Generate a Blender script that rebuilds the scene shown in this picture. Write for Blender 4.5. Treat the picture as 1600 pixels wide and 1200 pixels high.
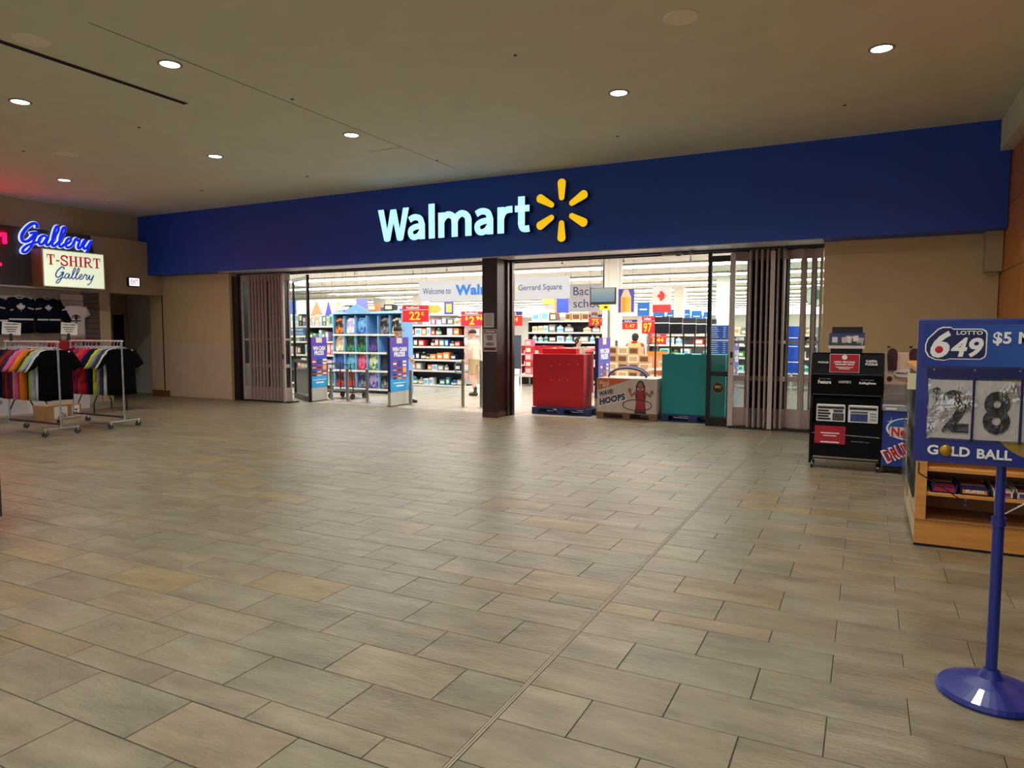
import bpy, bmesh, math, random
import numpy as np
from mathutils import Matrix, Vector
random.seed(7)
for o in list(bpy.data.objects): bpy.data.objects.remove(o)
SC = bpy.context.scene
COL = SC.collection
PI = math.pi
R = math.radians

# ------------------------------------------------------------------ camera, world, light, exposure
cam_d = bpy.data.cameras.new('camera'); cam = bpy.data.objects.new('camera', cam_d); COL.objects.link(cam)
cam_d.sensor_width = 36.0; cam_d.lens = 1100/1600*36.0; cam_d.clip_start = 0.05; cam_d.clip_end = 300
cam.location = (0, 0, 1.6); cam.rotation_euler = (R(90-4.1596), 0, R(26.7537))
SC.camera = cam
w = bpy.data.worlds.new('world'); SC.world = w; w.use_nodes = True
w.node_tree.nodes['Background'].inputs[0].default_value = (1.0, 0.97, 0.92, 1)
w.node_tree.nodes['Background'].inputs[1].default_value = 0.75
SC.view_settings.view_transform = 'Standard'; SC.view_settings.look = 'None'
SC.view_settings.exposure = 0.0; SC.view_settings.gamma = 1.0; SC.view_settings.use_curve_mapping = False
DOWNLIGHT_W = 205.0      # each recessed mall downlight
STRIP_E = 13.5           # emission of the store's fluorescent rows
SIGN_E = 1.6             # main sign letters

# ------------------------------------------------------------------ helpers
def lin(c):
    return tuple((x/12.92 if x <= 0.04045 else ((x+0.055)/1.055)**2.4) for x in (v/255.0 for v in c))
_M = {}
def M(name, c=(128,128,128), rough=0.55, metal=0.0, emit=0.0, var=0.0, scale=8.0, bump=0.0, stretch=(1,1,1), spec=0.5, coat=0.0):
    """procedural material; c is sRGB 0-255"""
    if name in _M: return _M[name]
    m = bpy.data.materials.new(name); m.use_nodes = True; nt = m.node_tree; b = nt.nodes['Principled BSDF']
    L = lin(c); b.inputs['Base Color'].default_value = (*L, 1); b.inputs['Roughness'].default_value = rough
    b.inputs['Metallic'].default_value = metal; b.inputs['Specular IOR Level'].default_value = spec
    if coat: b.inputs['Coat Weight'].default_value = coat
    if emit:
        b.inputs['Emission Color'].default_value = (*L, 1); b.inputs['Emission Strength'].default_value = emit
    if var or bump:
        tc = nt.nodes.new('ShaderNodeTexCoord'); mp = nt.nodes.new('ShaderNodeMapping'); mp.inputs['Scale'].default_value = stretch
        nz = nt.nodes.new('ShaderNodeTexNoise'); nz.inputs['Scale'].default_value = scale; nz.inputs['Detail'].default_value = 4
        nt.links.new(tc.outputs['Object'], mp.inputs[0]); nt.links.new(mp.outputs[0], nz.inputs['Vector'])
        if var:
            rp = nt.nodes.new('ShaderNodeValToRGB')
            rp.color_ramp.elements[0].position = 0.3; rp.color_ramp.elements[1].position = 0.7
            rp.color_ramp.elements[0].color = (*[x*(1-var) for x in L], 1); rp.color_ramp.elements[1].color = (*[min(1, x*(1+var)) for x in L], 1)
            nt.links.new(nz.outputs['Fac'], rp.inputs[0]); nt.links.new(rp.outputs[0], b.inputs['Base Color'])
        if bump:
            bp = nt.nodes.new('ShaderNodeBump'); bp.inputs['Strength'].default_value = bump; bp.inputs['Distance'].default_value = 0.01
            nt.links.new(nz.outputs['Fac'], bp.inputs['Height']); nt.links.new(bp.outputs[0], b.inputs['Normal'])
    _M[name] = m
    return m
def glass_mat(name, tint=(235,242,240), refl=0.10):
    if name in _M: return _M[name]
    m = bpy.data.materials.new(name); m.use_nodes = True; nt = m.node_tree
    for n in list(nt.nodes): nt.nodes.remove(n)
    out = nt.nodes.new('ShaderNodeOutputMaterial'); mx = nt.nodes.new('ShaderNodeMixShader')
    tr = nt.nodes.new('ShaderNodeBsdfTransparent'); gl = nt.nodes.new('ShaderNodeBsdfGlossy'); lw = nt.nodes.new('ShaderNodeLayerWeight')
    pw = nt.nodes.new('ShaderNodeMath'); pw.operation = 'POWER'; pw.inputs[1].default_value = 5.0; fr = nt.nodes.new('ShaderNodeMath'); fr.operation = 'MULTIPLY_ADD'; fr.inputs[1].default_value = 0.35; fr.inputs[2].default_value = 0.025
    nt.links.new(lw.outputs['Facing'], pw.inputs[0]); nt.links.new(pw.outputs[0], fr.inputs[0]); tr.inputs[0].default_value = (*lin(tint), 1); gl.inputs['Roughness'].default_value = 0.03
    nt.links.new(fr.outputs[0], mx.inputs[0]); nt.links.new(tr.outputs[0], mx.inputs[1]); nt.links.new(gl.outputs[0], mx.inputs[2])
    nt.links.new(mx.outputs[0], out.inputs[0]); _M[name] = m
    return m
def frosted_mat(name, tint, alpha):
    if name in _M: return _M[name]
    m = bpy.data.materials.new(name); m.use_nodes = True; nt = m.node_tree; b = nt.nodes['Principled BSDF']
    b.inputs['Base Color'].default_value = (*lin(tint), 1); b.inputs['Roughness'].default_value = 0.12; b.inputs['Alpha'].default_value = alpha
    nz = nt.nodes.new('ShaderNodeTexNoise'); nz.inputs['Scale'].default_value = 30; nz.inputs['Detail'].default_value = 2
    bp = nt.nodes.new('ShaderNodeBump'); bp.inputs['Strength'].default_value = 0.6; bp.inputs['Distance'].default_value = 0.01
    nt.links.new(nz.outputs['Fac'], bp.inputs['Height']); nt.links.new(bp.outputs[0], b.inputs['Normal'])
    _M[name] = m
    return m
def sleeve_mat(name):
    if name in _M: return _M[name]
    m = bpy.data.materials.new(name); m.use_nodes = True; nt = m.node_tree
    for n in list(nt.nodes): nt.nodes.remove(n)
    N = nt.nodes.new; out = N('ShaderNodeOutputMaterial'); mx = N('ShaderNodeMixShader'); n3 = N('ShaderNodeTexNoise'); n3.inputs['Scale'].default_value = 9; r3 = N('ShaderNodeMapRange'); r3.inputs[1].default_value = 0.52; r3.inputs[2].default_value = 0.66; r3.inputs[3].default_value = 0.03; r3.inputs[4].default_value = 0.5
    nt.links.new(n3.outputs['Fac'], r3.inputs[0]); nt.links.new(r3.outputs[0], mx.inputs[0])
    tr = N('ShaderNodeBsdfTransparent'); gl = N('ShaderNodeBsdfGlossy'); gl.inputs['Roughness'].default_value = 0.06
    tc = N('ShaderNodeTexCoord'); nz = N('ShaderNodeTexNoise'); nz.inputs['Scale'].default_value = 22; nz.inputs['Detail'].default_value = 3
    bp = N('ShaderNodeBump'); bp.inputs['Strength'].default_value = 1.0; bp.inputs['Distance'].default_value = 0.012
    nt.links.new(tc.outputs['Object'], nz.inputs['Vector']); nt.links.new(tc.outputs['Object'], n3.inputs['Vector']); nt.links.new(nz.outputs['Fac'], bp.inputs['Height']); nt.links.new(bp.outputs[0], gl.inputs['Normal'])
    nt.links.new(tr.outputs[0], mx.inputs[1]); nt.links.new(gl.outputs[0], mx.inputs[2]); nt.links.new(mx.outputs[0], out.inputs[0]); _M[name] = m
    return m
def duo_mat(name, c1, c2, scale=14, pos=0.5):
    """two colour mottled print"""
    if name in _M: return _M[name]
    m = bpy.data.materials.new(name); m.use_nodes = True; nt = m.node_tree; b = nt.nodes['Principled BSDF']; b.inputs['Roughness'].default_value = 0.6
    tc = nt.nodes.new('ShaderNodeTexCoord'); nz = nt.nodes.new('ShaderNodeTexNoise'); nz.inputs['Scale'].default_value = scale; nz.inputs['Detail'].default_value = 1
    rp = nt.nodes.new('ShaderNodeValToRGB'); rp.color_ramp.elements[0].position = pos-0.07; rp.color_ramp.elements[1].position = pos+0.07
    rp.color_ramp.elements[0].color = (*lin(c1), 1); rp.color_ramp.elements[1].color = (*lin(c2), 1)
    nt.links.new(tc.outputs['Object'], nz.inputs['Vector']); nt.links.new(nz.outputs['Fac'], rp.inputs[0]); nt.links.new(rp.outputs[0], b.inputs['Base Color']); _M[name] = m
    return m
def ramp_mat(name, axis, stops, rough=0.4):
    """printed colour ramp along a generated axis (0..1), for posters and print"""
    if name in _M: return _M[name]
    m = bpy.data.materials.new(name); m.use_nodes = True; nt = m.node_tree; b = nt.nodes['Principled BSDF']; b.inputs['Roughness'].default_value = rough
    tc = nt.nodes.new('ShaderNodeTexCoord'); sx = nt.nodes.new('ShaderNodeSeparateXYZ'); rp = nt.nodes.new('ShaderNodeValToRGB')
    nt.links.new(tc.outputs['Generated'], sx.inputs[0]); nt.links.new(sx.outputs[axis], rp.inputs[0]); nt.links.new(rp.outputs[0], b.inputs['Base Color'])
    e = rp.color_ramp.elements
    while len(e) < len(stops): e.new(0.5)
    for k, (p, c) in enumerate(stops): e[k].position = p; e[k].color = (*lin(c), 1)
    _M[name] = m
    return m

class B:
    def __init__(s): s.v = []; s.f = []; s.mi = []
    def _add(s, vs, fs, mi=0):
        k = len(s.v); s.v += [tuple(v) for v in vs]; s.f += [tuple(i+k for i in f) for f in fs]; s.mi += [mi]*len(fs); return s
    def box(s, x0, x1, y0, y1, z0, z1, mi=0):
        vs = [(x, y, z) for z in (z0, z1) for y in (y0, y1) for x in (x0, x1)]
        return s._add(vs, [(0,2,3,1),(4,5,7,6),(0,1,5,4),(2,6,7,3),(0,4,6,2),(1,3,7,5)], mi)
    def cbox(s, x0, x1, y0, y1, z0, z1, c=0.01, mi=0):
        """box whose upper edges are chamfered by c"""
        c = min(c, (x1-x0)*.45, (y1-y0)*.45, (z1-z0)*.45)
        vs = [(x0,y0,z0),(x1,y0,z0),(x1,y1,z0),(x0,y1,z0),(x0,y0,z1-c),(x1,y0,z1-c),(x1,y1,z1-c),(x0,y1,z1-c),
              (x0+c,y0+c,z1),(x1-c,y0+c,z1),(x1-c,y1-c,z1),(x0+c,y1-c,z1)]
        return s._add(vs, [(3,2,1,0),(0,1,5,4),(1,2,6,5),(2,3,7,6),(3,0,4,7),(4,5,9,8),(5,6,10,9),(6,7,11,10),(7,4,8,11),(8,9,10,11)], mi)
    def cyl(s, p0, p1, r0, r1=None, n=10, mi=0):
        r1 = r0 if r1 is None else r1; p0 = Vector(p0); p1 = Vector(p1); d = (p1-p0).normalized()
        a = d.orthogonal().normalized(); b = d.cross(a); vs = []
        for p, r in ((p0, r0), (p1, r1)):
            for i in range(n): vs.append(p + (a*math.cos(2*PI*i/n) + b*math.sin(2*PI*i/n))*r)
        fs = [(i, (i+1) % n, n+(i+1) % n, n+i) for i in range(n)] + [tuple(range(n-1, -1, -1)), tuple(range(n, 2*n))]
        return s._add(vs, fs, mi)
    def tube(s, pts, r, n=6, mi=0):
        for a, b in zip(pts[:-1], pts[1:]): s.cyl(a, b, r, n=n, mi=mi)
        return s
    def lathe(s, prof, c=(0,0,0), n=20, mi=0):
        vs = []
        for (r, z) in prof:
            for i in range(n): vs.append((c[0]+r*math.cos(2*PI*i/n), c[1]+r*math.sin(2*PI*i/n), c[2]+z))
        fs = []
        for k in range(len(prof)-1):
            for i in range(n): fs.append((k*n+i, k*n+(i+1) % n, (k+1)*n+(i+1) % n, (k+1)*n+i))
        fs.append(tuple(range(n-1, -1, -1))); fs.append(tuple(range((len(prof)-1)*n, len(prof)*n)))
        return s._add(vs, fs, mi)
    def prism(s, pts, axis, a, b, mi=0):
        n = len(pts)
        mk = {'y': lambda p, t: (p[0], t, p[1]), 'x': lambda p, t: (t, p[0], p[1]), 'z': lambda p, t: (p[0], p[1], t)}[axis]
        vs = [mk(p, a) for p in pts] + [mk(p, b) for p in pts]
        return s._add(vs, [tuple(range(n)), tuple(range(2*n-1, n-1, -1))] + [(i, n+i, n+(i+1) % n, (i+1) % n) for i in range(n)], mi)
    def ball(s, c, r, nu=12, nv=8, mi=0):
        if not hasattr(r, '__len__'): r = (r, r, r)
        vs = [(c[0], c[1], c[2]-r[2])]
        for j in range(1, nv):
            t = -PI/2 + PI*j/nv
            for i in range(nu): vs.append((c[0]+r[0]*math.cos(t)*math.cos(2*PI*i/nu), c[1]+r[1]*math.cos(t)*math.sin(2*PI*i/nu), c[2]+r[2]*math.sin(t)))
        vs.append((c[0], c[1], c[2]+r[2])); last = len(vs)-1; fs = []
        for i in range(nu): fs.append((0, 1+(i+1) % nu, 1+i)); fs.append((last, last-nu+i, last-nu+(i+1) % nu))
        for j in range(nv-2):
            for i in range(nu): fs.append((1+j*nu+i, 1+j*nu+(i+1) % nu, 1+(j+1)*nu+(i+1) % nu, 1+(j+1)*nu+i))
        return s._add(vs, fs, mi)
    def stroke(s, pts, wd, d=0.004, mi=0):
        """flat ribbon in the XY plane, thickness d along +Z"""
        P = [Vector((p[0], p[1])) for p in pts]; n = len(P); vs = []
        W = wd if hasattr(wd, '__len__') else [wd]*n
        for i in range(n):
            t = (P[min(i+1, n-1)] - P[max(i-1, 0)]); t = t.normalized() if t.length > 1e-9 else Vector((1, 0)); nn = Vector((-t.y, t.x))*W[i]/2
            for q in (P[i]+nn, P[i]-nn): vs += [(q.x, q.y, 0), (q.x, q.y, d)]
        fs = []
        for i in range(n-1):
            a = 4*i; b = a+4
            fs += [(a+1, a+3, b+3, b+1), (a, b, b+2, a+2), (a, a+1, b+1, b), (a+2, b+2, b+3, a+3)]
        fs += [(0, 2, 3, 1), (4*n-4, 4*n-3, 4*n-1, 4*n-2)]
        return s._add(vs, fs, mi)
    def xf(s, m): s.v = [tuple(m @ Vector(v)) for v in s.v]; return s
    def join(s, o, m=None, mi=None):
        return s._add([tuple(m @ Vector(v)) for v in o.v] if m is not None else o.v, o.f, 0 if mi is None else mi)
    def mesh(s, name='mesh', smooth=False):
        me = bpy.data.meshes.new(name); me.from_pydata(s.v, [], s.f)
        bm = bmesh.new(); bm.from_mesh(me); bmesh.ops.recalc_face_normals(bm, faces=bm.faces); bm.to_mesh(me); bm.free()
        if any(s.mi): me.polygons.foreach_set('material_index', s.mi)
        if smooth: me.polygons.foreach_set('use_smooth', [True]*len(me.polygons))
        me.update(); return me

def catmull(pts, k=6):
    P = [Vector(p) for p in pts]; out = []
    for i in range(len(P)-1):
        p0 = P[max(i-1, 0)]; p1 = P[i]; p2 = P[i+1]; p3 = P[min(i+2, len(P)-1)]
        for j in range(k):
            t = j/k
            out.append(0.5*((2*p1) + (p2-p0)*t + (2*p0-5*p1+4*p2-p3)*t*t + (-p0+3*p1-3*p2+p3)*t**3))
    out.append(P[-1]); return [tuple(p) for p in out]

def setmat(o, m):
    ms = m if isinstance(m, (list, tuple)) else [m]
    if len(o.data.materials) == 0:
        for x in ms: o.data.materials.append(x)
def obj(name, b, m, parent=None, loc=None, rot=None, smooth=False, scale=None):
    me = b.mesh(name, smooth) if isinstance(b, B) else b
    o = bpy.data.objects.new(name, me); COL.objects.link(o)
    if m is not None: setmat(o, m)
    if parent is not None: o.parent = parent
    if loc is not None: o.location = loc
    if rot is not None: o.rotation_euler = rot
    if scale is not None: o.scale = scale
    return o
def tag(o, label, cat, group=None):
    o['label'] = label; o['category'] = cat
    if group: o['group'] = group
    return o
def thing(name, label, cat, loc=(0,0,0), rz=0.0, group=None):
    o = bpy.data.objects.new(name, None); COL.objects.link(o); o.location = loc; o.rotation_euler = (0, 0, rz); o.empty_display_size = 0.1
    return tag(o, label, cat, group)
def struct(name, b, m, label=None, parent=None):
    o = obj(name, b, m, parent)
    if parent is None: o['kind'] = 'structure'
    if label: o['label'] = label
    return o
ORD = ['first','second','third','fourth','fifth','sixth','seventh','eighth','ninth','tenth','eleventh','twelfth','thirteenth','fourteenth','fifteenth','sixteenth','seventeenth','eighteenth','nineteenth','twentieth']
def bx(*a): return B().box(*a)
S_ROT = (R(90), 0, 0)          # faces -Y
E_ROT = (R(90), 0, R(90))      # faces +X

# ------------------------------------------------------------------ lettering, all made in one evaluation
_TX = {}
def declare(items):
    tmp = []
    for key, body, bold, shear in items:
        c = bpy.data.curves.new('t', 'FONT'); c.body = body; c.size = 1; c.offset = bold; c.shear = shear; c.resolution_u = 3; c.extrude = 0.0
        c.space_character = 1.0 + bold*1.2
        o = bpy.data.objects.new('t', c); COL.objects.link(o); tmp.append((key, o))
    bpy.context.view_layer.update(); dg = bpy.context.evaluated_depsgraph_get()
    for key, o in tmp:
        me = bpy.data.meshes.new_from_object(o.evaluated_get(dg))
        v = np.array([x.co[:] for x in me.vertices]); f = [tuple(p.vertices) for p in me.polygons]
        mn, mx = v.min(0), v.max(0); v = (v-(mn+mx)/2)/np.maximum(mx-mn, 1e-6); v[:, 2] = 0
        _TX[key] = (v, f, (mx-mn)[0]/(mx-mn)[1])
        bpy.data.meshes.remove(me)
    for key, o in tmp:
        c = o.data; bpy.data.objects.remove(o); bpy.data.curves.remove(c)
def text_b(key, w, h, d=0.003):
    """lettering fitted to w x h, centred, in the XY plane with thickness d"""
    v, f, asp = _TX[key]
    if w is None: w = h*asp
    b = B(); n = len(v)
    vs = [(p[0]*w, p[1]*h, d) for p in v] + [(p[0]*w, p[1]*h, 0) for p in v]
    edges = {}
    for q in f:
        for i in range(len(q)):
            e = (q[i], q[(i+1) % len(q)]); edges[tuple(sorted(e))] = edges.get(tuple(sorted(e)), []) + [e]
    fs = list(f) + [tuple(i+n for i in reversed(q)) for q in f]
    for k, es in edges.items():
        if len(es) == 1: a, c = es[0]; fs.append((c, a, a+n, c+n))
    return b._add(vs, fs)
def text(parent, key, m, loc, w, h, rot=S_ROT, d=0.003, name='lettering', tilt=0.0):
    b = text_b(key, w, h, d)
    if tilt: b.xf(Matrix.Rotation(tilt, 4, 'Z'))
    return obj(name, b, m, parent, loc, rot)
def islands(b):
    """split a B of lettering into letters: connected pieces sorted left to right"""
    par = list(range(len(b.v)))
    def find(a):
        while par[a] != a: par[a] = par[par[a]]; a = par[a]
        return a
    for f in b.f:
        for i in f[1:]: par[find(i)] = find(f[0])
    groups = {}
    for f in b.f: groups.setdefault(find(f[0]), []).append(f)
    out = []
    for fs in groups.values():
        idx = sorted({i for f in fs for i in f}); mp = {i: k for k, i in enumerate(idx)}
        o = B()._add([b.v[i] for i in idx], [tuple(mp[i] for i in f) for f in fs]); out.append(o)
    return sorted(out, key=lambda o: min(v[0] for v in o.v))
declare([('walmart','Walmart',0.045,0),('welcome','Welcome to',0.0,0),('gsq','Gerrard Square',0.004,0),('back','Back to',0.0,0),('school','school',0.0,0),
 ('22','22',0.02,0),('c','c',0.02,0),('2','2',0.02,0),('96','96',0.02,0),('dollar','$',0.02,0),('24','24',0.02,0),('75','75',0.02,0),('147','1.47',0.02,0),('97','97',0.02,0),('244','2.44',0.02,0),
 ('rollback','Rollback',0.01,0),('wincash','WIN CASH',0.035,0),('prizes','PRIZES',0.035,0),('safety','SAFETY FIRST',0.02,0),('exit','EXIT',0.02,0),
 ('wave','WAVE!',0.03,0.15),('hoops','HOOPS',0.05,0.15),('maui','Maui',0.01,0.3),('wu','WU',0.03,0.3),
 ('lotto','LOTTO',0.02,0),('6','6',0.03,0.25),('49','49',0.03,0.2),('fivem','$5 MILLION',0.03,0),('n2','2',0.035,0),('n8','8',0.035,0),('G','G',0.03,0),('LD','LD',0.03,0),('BALL','BALL',0.03,0),
 ('newp','NEW PRICING',0.03,0),('kappa','KAPPA',0.04,0),('puz','PUZZLES',0.04,0),('feature','Feature',0.04,0),('harpers',"HARPER'S",0.0,0),('rs','RollingStone',0.05,0.2),
 ('nestle','Nestl\u00e9',0.03,0),('drum','DRUMSTICK',0.05,0),('hd','H\u00e4agen-Dazs',0.02,0),('tsg','T Shirt Gallery',0.01,0),('attention','ATTENTION',0.02,0),('area','AREA',0.03,0),('super','SUPER',0.03,0.1),('to','To',0.01,0),('it','IT',0.02,0)])

# ------------------------------------------------------------------ common materials
mBlack = M('black_paint', (18,18,20), 0.45); mDarkMetal = M('dark_bronze', (34,26,24), 0.4, 0.3); mChrome = M('chrome_steel', (190,190,195), 0.25, 1.0)
mSteel = M('brushed_steel', (150,148,142), 0.35, 1.0, var=0.08, scale=40); mWhite = M('white_paint', (225,222,214), 0.5)
mPaper = M('white_paper', (232,230,226), 0.6); mRubber = M('black_rubber', (22,22,22), 0.7); mGlass = glass_mat('clear_glass')
mRed = M('print_red', (200,24,40), 0.45); mYellow = M('print_yellow', (250,205,40), 0.45); mNavy = M('print_navy', (30,40,105), 0.45); mInk = M('print_ink', (25,25,32), 0.5)
mPrintBlue = M('print_blue', (20,95,190), 0.45); mLt = M('print_white', (240,240,240), 0.5); mCard = M('cardboard', (176,134,88), 0.75, var=0.1, scale=6)
mGrey = M('mid_grey_plastic', (120,120,122), 0.5); mPrintOrange = M('print_orange', (232,140,50), 0.5)
# ================================================================== THE SETTING
# ---- mall floor: grout bed, tiles 0.613 x 0.318 in running bond with a half-height row every sixth
def tile_mat(name, island):
    m = bpy.data.materials.new(name); m.use_nodes = True; nt = m.node_tree; b = nt.nodes['Principled BSDF']; N = nt.nodes.new; Lk = nt.links.new
    geo = N('ShaderNodeNewGeometry')
    if island: rnd = geo.outputs['Random Per Island']
    else: rnd = N('ShaderNodeObjectInfo').outputs['Random']
    mp = N('ShaderNodeMapping'); mp.inputs['Scale'].default_value = (0.8, 2.6, 1); Lk(geo.outputs['Position'], mp.inputs[0])
    off = N('ShaderNodeVectorMath'); off.operation = 'ADD'; sc = N('ShaderNodeVectorMath'); sc.operation = 'SCALE'; cx = N('ShaderNodeCombineXYZ')
    Lk(rnd, cx.inputs[0]); Lk(rnd, cx.inputs[2]); Lk(cx.outputs[0], sc.inputs[0]); sc.inputs['Scale'].default_value = 37.0
    Lk(mp.outputs[0], off.inputs[0]); Lk(sc.outputs[0], off.inputs[1])
    n1 = N('ShaderNodeTexNoise'); n1.inputs['Scale'].default_value = 2.6; n1.inputs['Detail'].default_value = 6; n1.inputs['Roughness'].default_value = 0.62; Lk(off.outputs[0], n1.inputs['Vector'])
    n2 = N('ShaderNodeTexNoise'); n2.inputs['Scale'].default_value = 14; n2.inputs['Detail'].default_value = 6; n2.inputs['Distortion'].default_value = 1.2; Lk(off.outputs[0], n2.inputs['Vector'])
    r1 = N('ShaderNodeValToRGB'); e = r1.color_ramp.elements; e[0].position = 0.0; e[1].position = 1.0
    e[0].color = (*lin((156,150,128)), 1); e[1].color = (*lin((170,152,108)), 1)
    for p, c in ((0.3, (162,154,131)), (0.55, (156,146,122)), (0.8, (166,158,136)), (0.92, (168,154,122))):
        x = e.new(p); x.color = (*lin(c), 1)
    Lk(rnd, r1.inputs[0])
    r2 = N('ShaderNodeValToRGB'); e = r2.color_ramp.elements; e[0].position = 0.3; e[1].position = 0.72
    e[0].color = (0.39, 0.36, 0.32, 1); e[1].color = (0.82, 0.795, 0.78, 1); Lk(n1.outputs['Fac'], r2.inputs[0])
    mx = N('ShaderNodeMix'); mx.data_type = 'RGBA'; mx.blend_type = 'MULTIPLY'; mx.inputs[0].default_value = 1.0
    Lk(r1.outputs[0], mx.inputs[6]); Lk(r2.outputs[0], mx.inputs[7]); Lk(mx.outputs[2], b.inputs['Base Color'])
    bp = N('ShaderNodeBump'); bp.inputs['Strength'].default_value = 0.75; bp.inputs['Distance'].default_value = 0.013
    ad = N('ShaderNodeMath'); ad.operation = 'ADD'; Lk(n1.outputs['Fac'], ad.inputs[0]); ml = N('ShaderNodeMath'); ml.operation = 'MULTIPLY'; ml.inputs[1].default_value = 0.45
    Lk(n2.outputs['Fac'], ml.inputs[0]); Lk(ml.outputs[0], ad.inputs[1]); Lk(ad.outputs[0], bp.inputs['Height']); Lk(bp.outputs[0], b.inputs['Normal'])
    rr = N('ShaderNodeMapRange'); rr.inputs[3].default_value = 0.24; rr.inputs[4].default_value = 0.44; Lk(n2.outputs['Fac'], rr.inputs[0]); Lk(rr.outputs[0], b.inputs['Roughness'])
    b.inputs['Specular IOR Level'].default_value = 0.5
    return m
mTile = tile_mat('slate_tile', False); mTileI = tile_mat('slate_tile_far', True)
mGrout = M('dark_grout', (46,40,34), 0.85)
floor = struct('floor', bx(-26, 12, -12, 12.32, -0.12, -0.004), mGrout, 'stone tile floor of the mall hall')
TW, TH, JX, GAP = 0.613, 0.318, -1.337, 0.0045
fwv = Vector((-math.sin(R(26.7537))*math.cos(R(4.1596)), math.cos(R(26.7537))*math.cos(R(4.1596)), -math.sin(R(4.1596))))
rtv = Vector((math.cos(R(26.7537)), math.sin(R(26.7537)), 0)); upv = rtv.cross(fwv)
def proj(p):
    q = Vector(p)-Vector((0, 0, 1.6)); z = q.dot(fwv)
    return (800+1100*q.dot(rtv)/z, 600-1100*q.dot(upv)/z) if z > 0.05 else None
rows = []; y = 2.015-2*1.749; k = 0
while y < 12.3:
    for j in range(6):
        h = TH/2 if j == 0 else TH
        if y < 12.3: rows.append((y, min(y+h, 12.315), j % 2 == 0))
        y += h
tiles = []
for (y0, y1, half) in rows:
    if y1 < -1.0 or y1-y0 < 0.02: continue
    for side in (-1, 1):
        edge = 0.0; first = True
        while edge < (16.5 if side < 0 else 5.0):
            w_ = TW/2 if (half and first) else TW; first = False
            a, b_ = edge, edge+w_; edge += w_
            x0, x1 = (JX+0.011+a, JX+0.011+b_) if side > 0 else (JX-0.011-b_, JX-0.011-a)
            tiles.append((x0+GAP/2, x1-GAP/2, y0+GAP/2, y1-GAP/2))
def shown(t):
    P = [proj((x, y, 0)) for x in (t[0], t[1]) for y in (t[2], t[3])]
    if any(p is None for p in P): return 0.0
    xs = [min(max(p[0], 0), 1600) for p in P]; ys = [min(max(p[1], 0), 1200) for p in P]
    return (max(xs)-min(xs))*(max(ys)-min(ys))
tiles.sort(key=shown, reverse=True)
_tm = {}
for (x0, x1, y0, y1) in tiles[:300]:
    key = (round(x1-x0, 3), round(y1-y0, 3))
    if key not in _tm:
        a, b_ = key[0]/2, key[1]/2; me = B().cbox(-a, a, -b_, b_, -0.010, 0.0, 0.0015).mesh('tile'); me.materials.append(mTile); _tm[key] = me
    obj('tile', _tm[key], None, floor, ((x0+x1)/2, (y0+y1)/2, random.uniform(-0.0006, 0.0004)))
fb = B()
for (x0, x1, y0, y1) in tiles[300:]: fb.cbox(x0, x1, y0, y1, -0.010, random.uniform(-0.0006, 0.0004), 0.0015)
o = obj('tile_field', fb, mTileI, floor); o['kind'] = 'stuff'
obj('expansion_strip', B().box(JX-0.0105, JX-0.0015, -1, 12.3, -0.01, 0.0005).box(JX+0.0015, JX+0.0105, -1, 12.3, -0.01, 0.0005), M('strip_metal', (150,140,122), 0.5, 0.0), floor)
# a band of floor behind and beside the tiled field
struct('floor_rear', bx(-26, 12, -12, -1.2, -0.004, 0.0), M('tile_plain', (150,138,118), 0.45, var=0.1, scale=3), 'stone floor further back in the mall')

# ---- mall ceiling and its joints
mCeil = M('mall_ceiling_paint', (210,211,192), 0.85, var=0.03, scale=3)
ceil = struct('ceiling', bx(-26, 12, -3.5, 12.4, 4.43, 4.6), mCeil, 'smooth painted mall ceiling')
mSeam = M('ceiling_seam', (60,54,46), 0.9)
obj('seam', bx(-6.455, -6.449, 4.2, 10.6, 4.427, 4.432), mSeam, ceil); obj('seam', bx(-7.08, -6.46, 9.047, 9.053, 4.427, 4.432), mSeam, ceil)
obj('air_slot', B().box(-7.655, -7.645, 3.0, 6.17, 4.418, 4.435).box(-7.605, -7.595, 3.0, 6.17, 4.418, 4.435).box(-7.645, -7.605, 3.0, 6.17, 4.427, 4.435), M('slot_dark', (40,35,30), 0.8), ceil)
# ---- walls of the mall
mBeige = M('beige_wall', (204,182,140), 0.8, var=0.03, scale=2); mPink = M('pinkish_wall_panel', (200,182,160), 0.7, var=0.05, scale=4); mBulk = M('bulkhead_paint', (180,160,130), 0.8)
mWoodBase = M('wood_baseboard', (120,84,50), 0.5, var=0.2, scale=5, stretch=(1,1,8)); mWoodPanel = M('orange_wood_panel', (196,122,54), 0.4, var=0.18, scale=4, stretch=(6,6,0.7))
# front wall left of the gate
wl = struct('wall_front_left', bx(-16.28, -13.42, 11.9, 12.3, 0, 3.0), mBeige, 'beige wall left of the store entrance')
obj('wall_panel', bx(-15.62, -13.45, 11.885, 11.9, 0.02, 1.36), mPink, wl); obj('wall_panel', bx(-16.27, -15.84, 11.885, 11.9, 0.16, 1.36), mPink, wl)
obj('corner_trim', bx(-13.47, -13.42, 11.87, 11.9, 0, 3.0), M('cream_trim', (200,184,140), 0.6), wl)
obj('panel_joint', bx(-15.83, -15.80, 11.888, 11.9, 0.0, 2.53), mSeam, wl)
struct('baseboard_left', bx(-16.28, -15.62, 11.87, 11.885, 0, 0.15), mWoodBase, 'wooden baseboard at the alcove corner')
# front wall right of the gate
wr = struct('wall_front_right', bx(-0.64, 1.62, 12.0, 12.4, 0, 3.0), mBeige, 'beige wall right of the store entrance')
obj('wall_panel', bx(-0.6, 1.6, 11.988, 12.0, 0.12, 1.24), mPink, wr); obj('corner_box', bx(1.42, 1.62, 11.75, 12.0, 2.45, 3.0), mBulk, wr)
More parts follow.
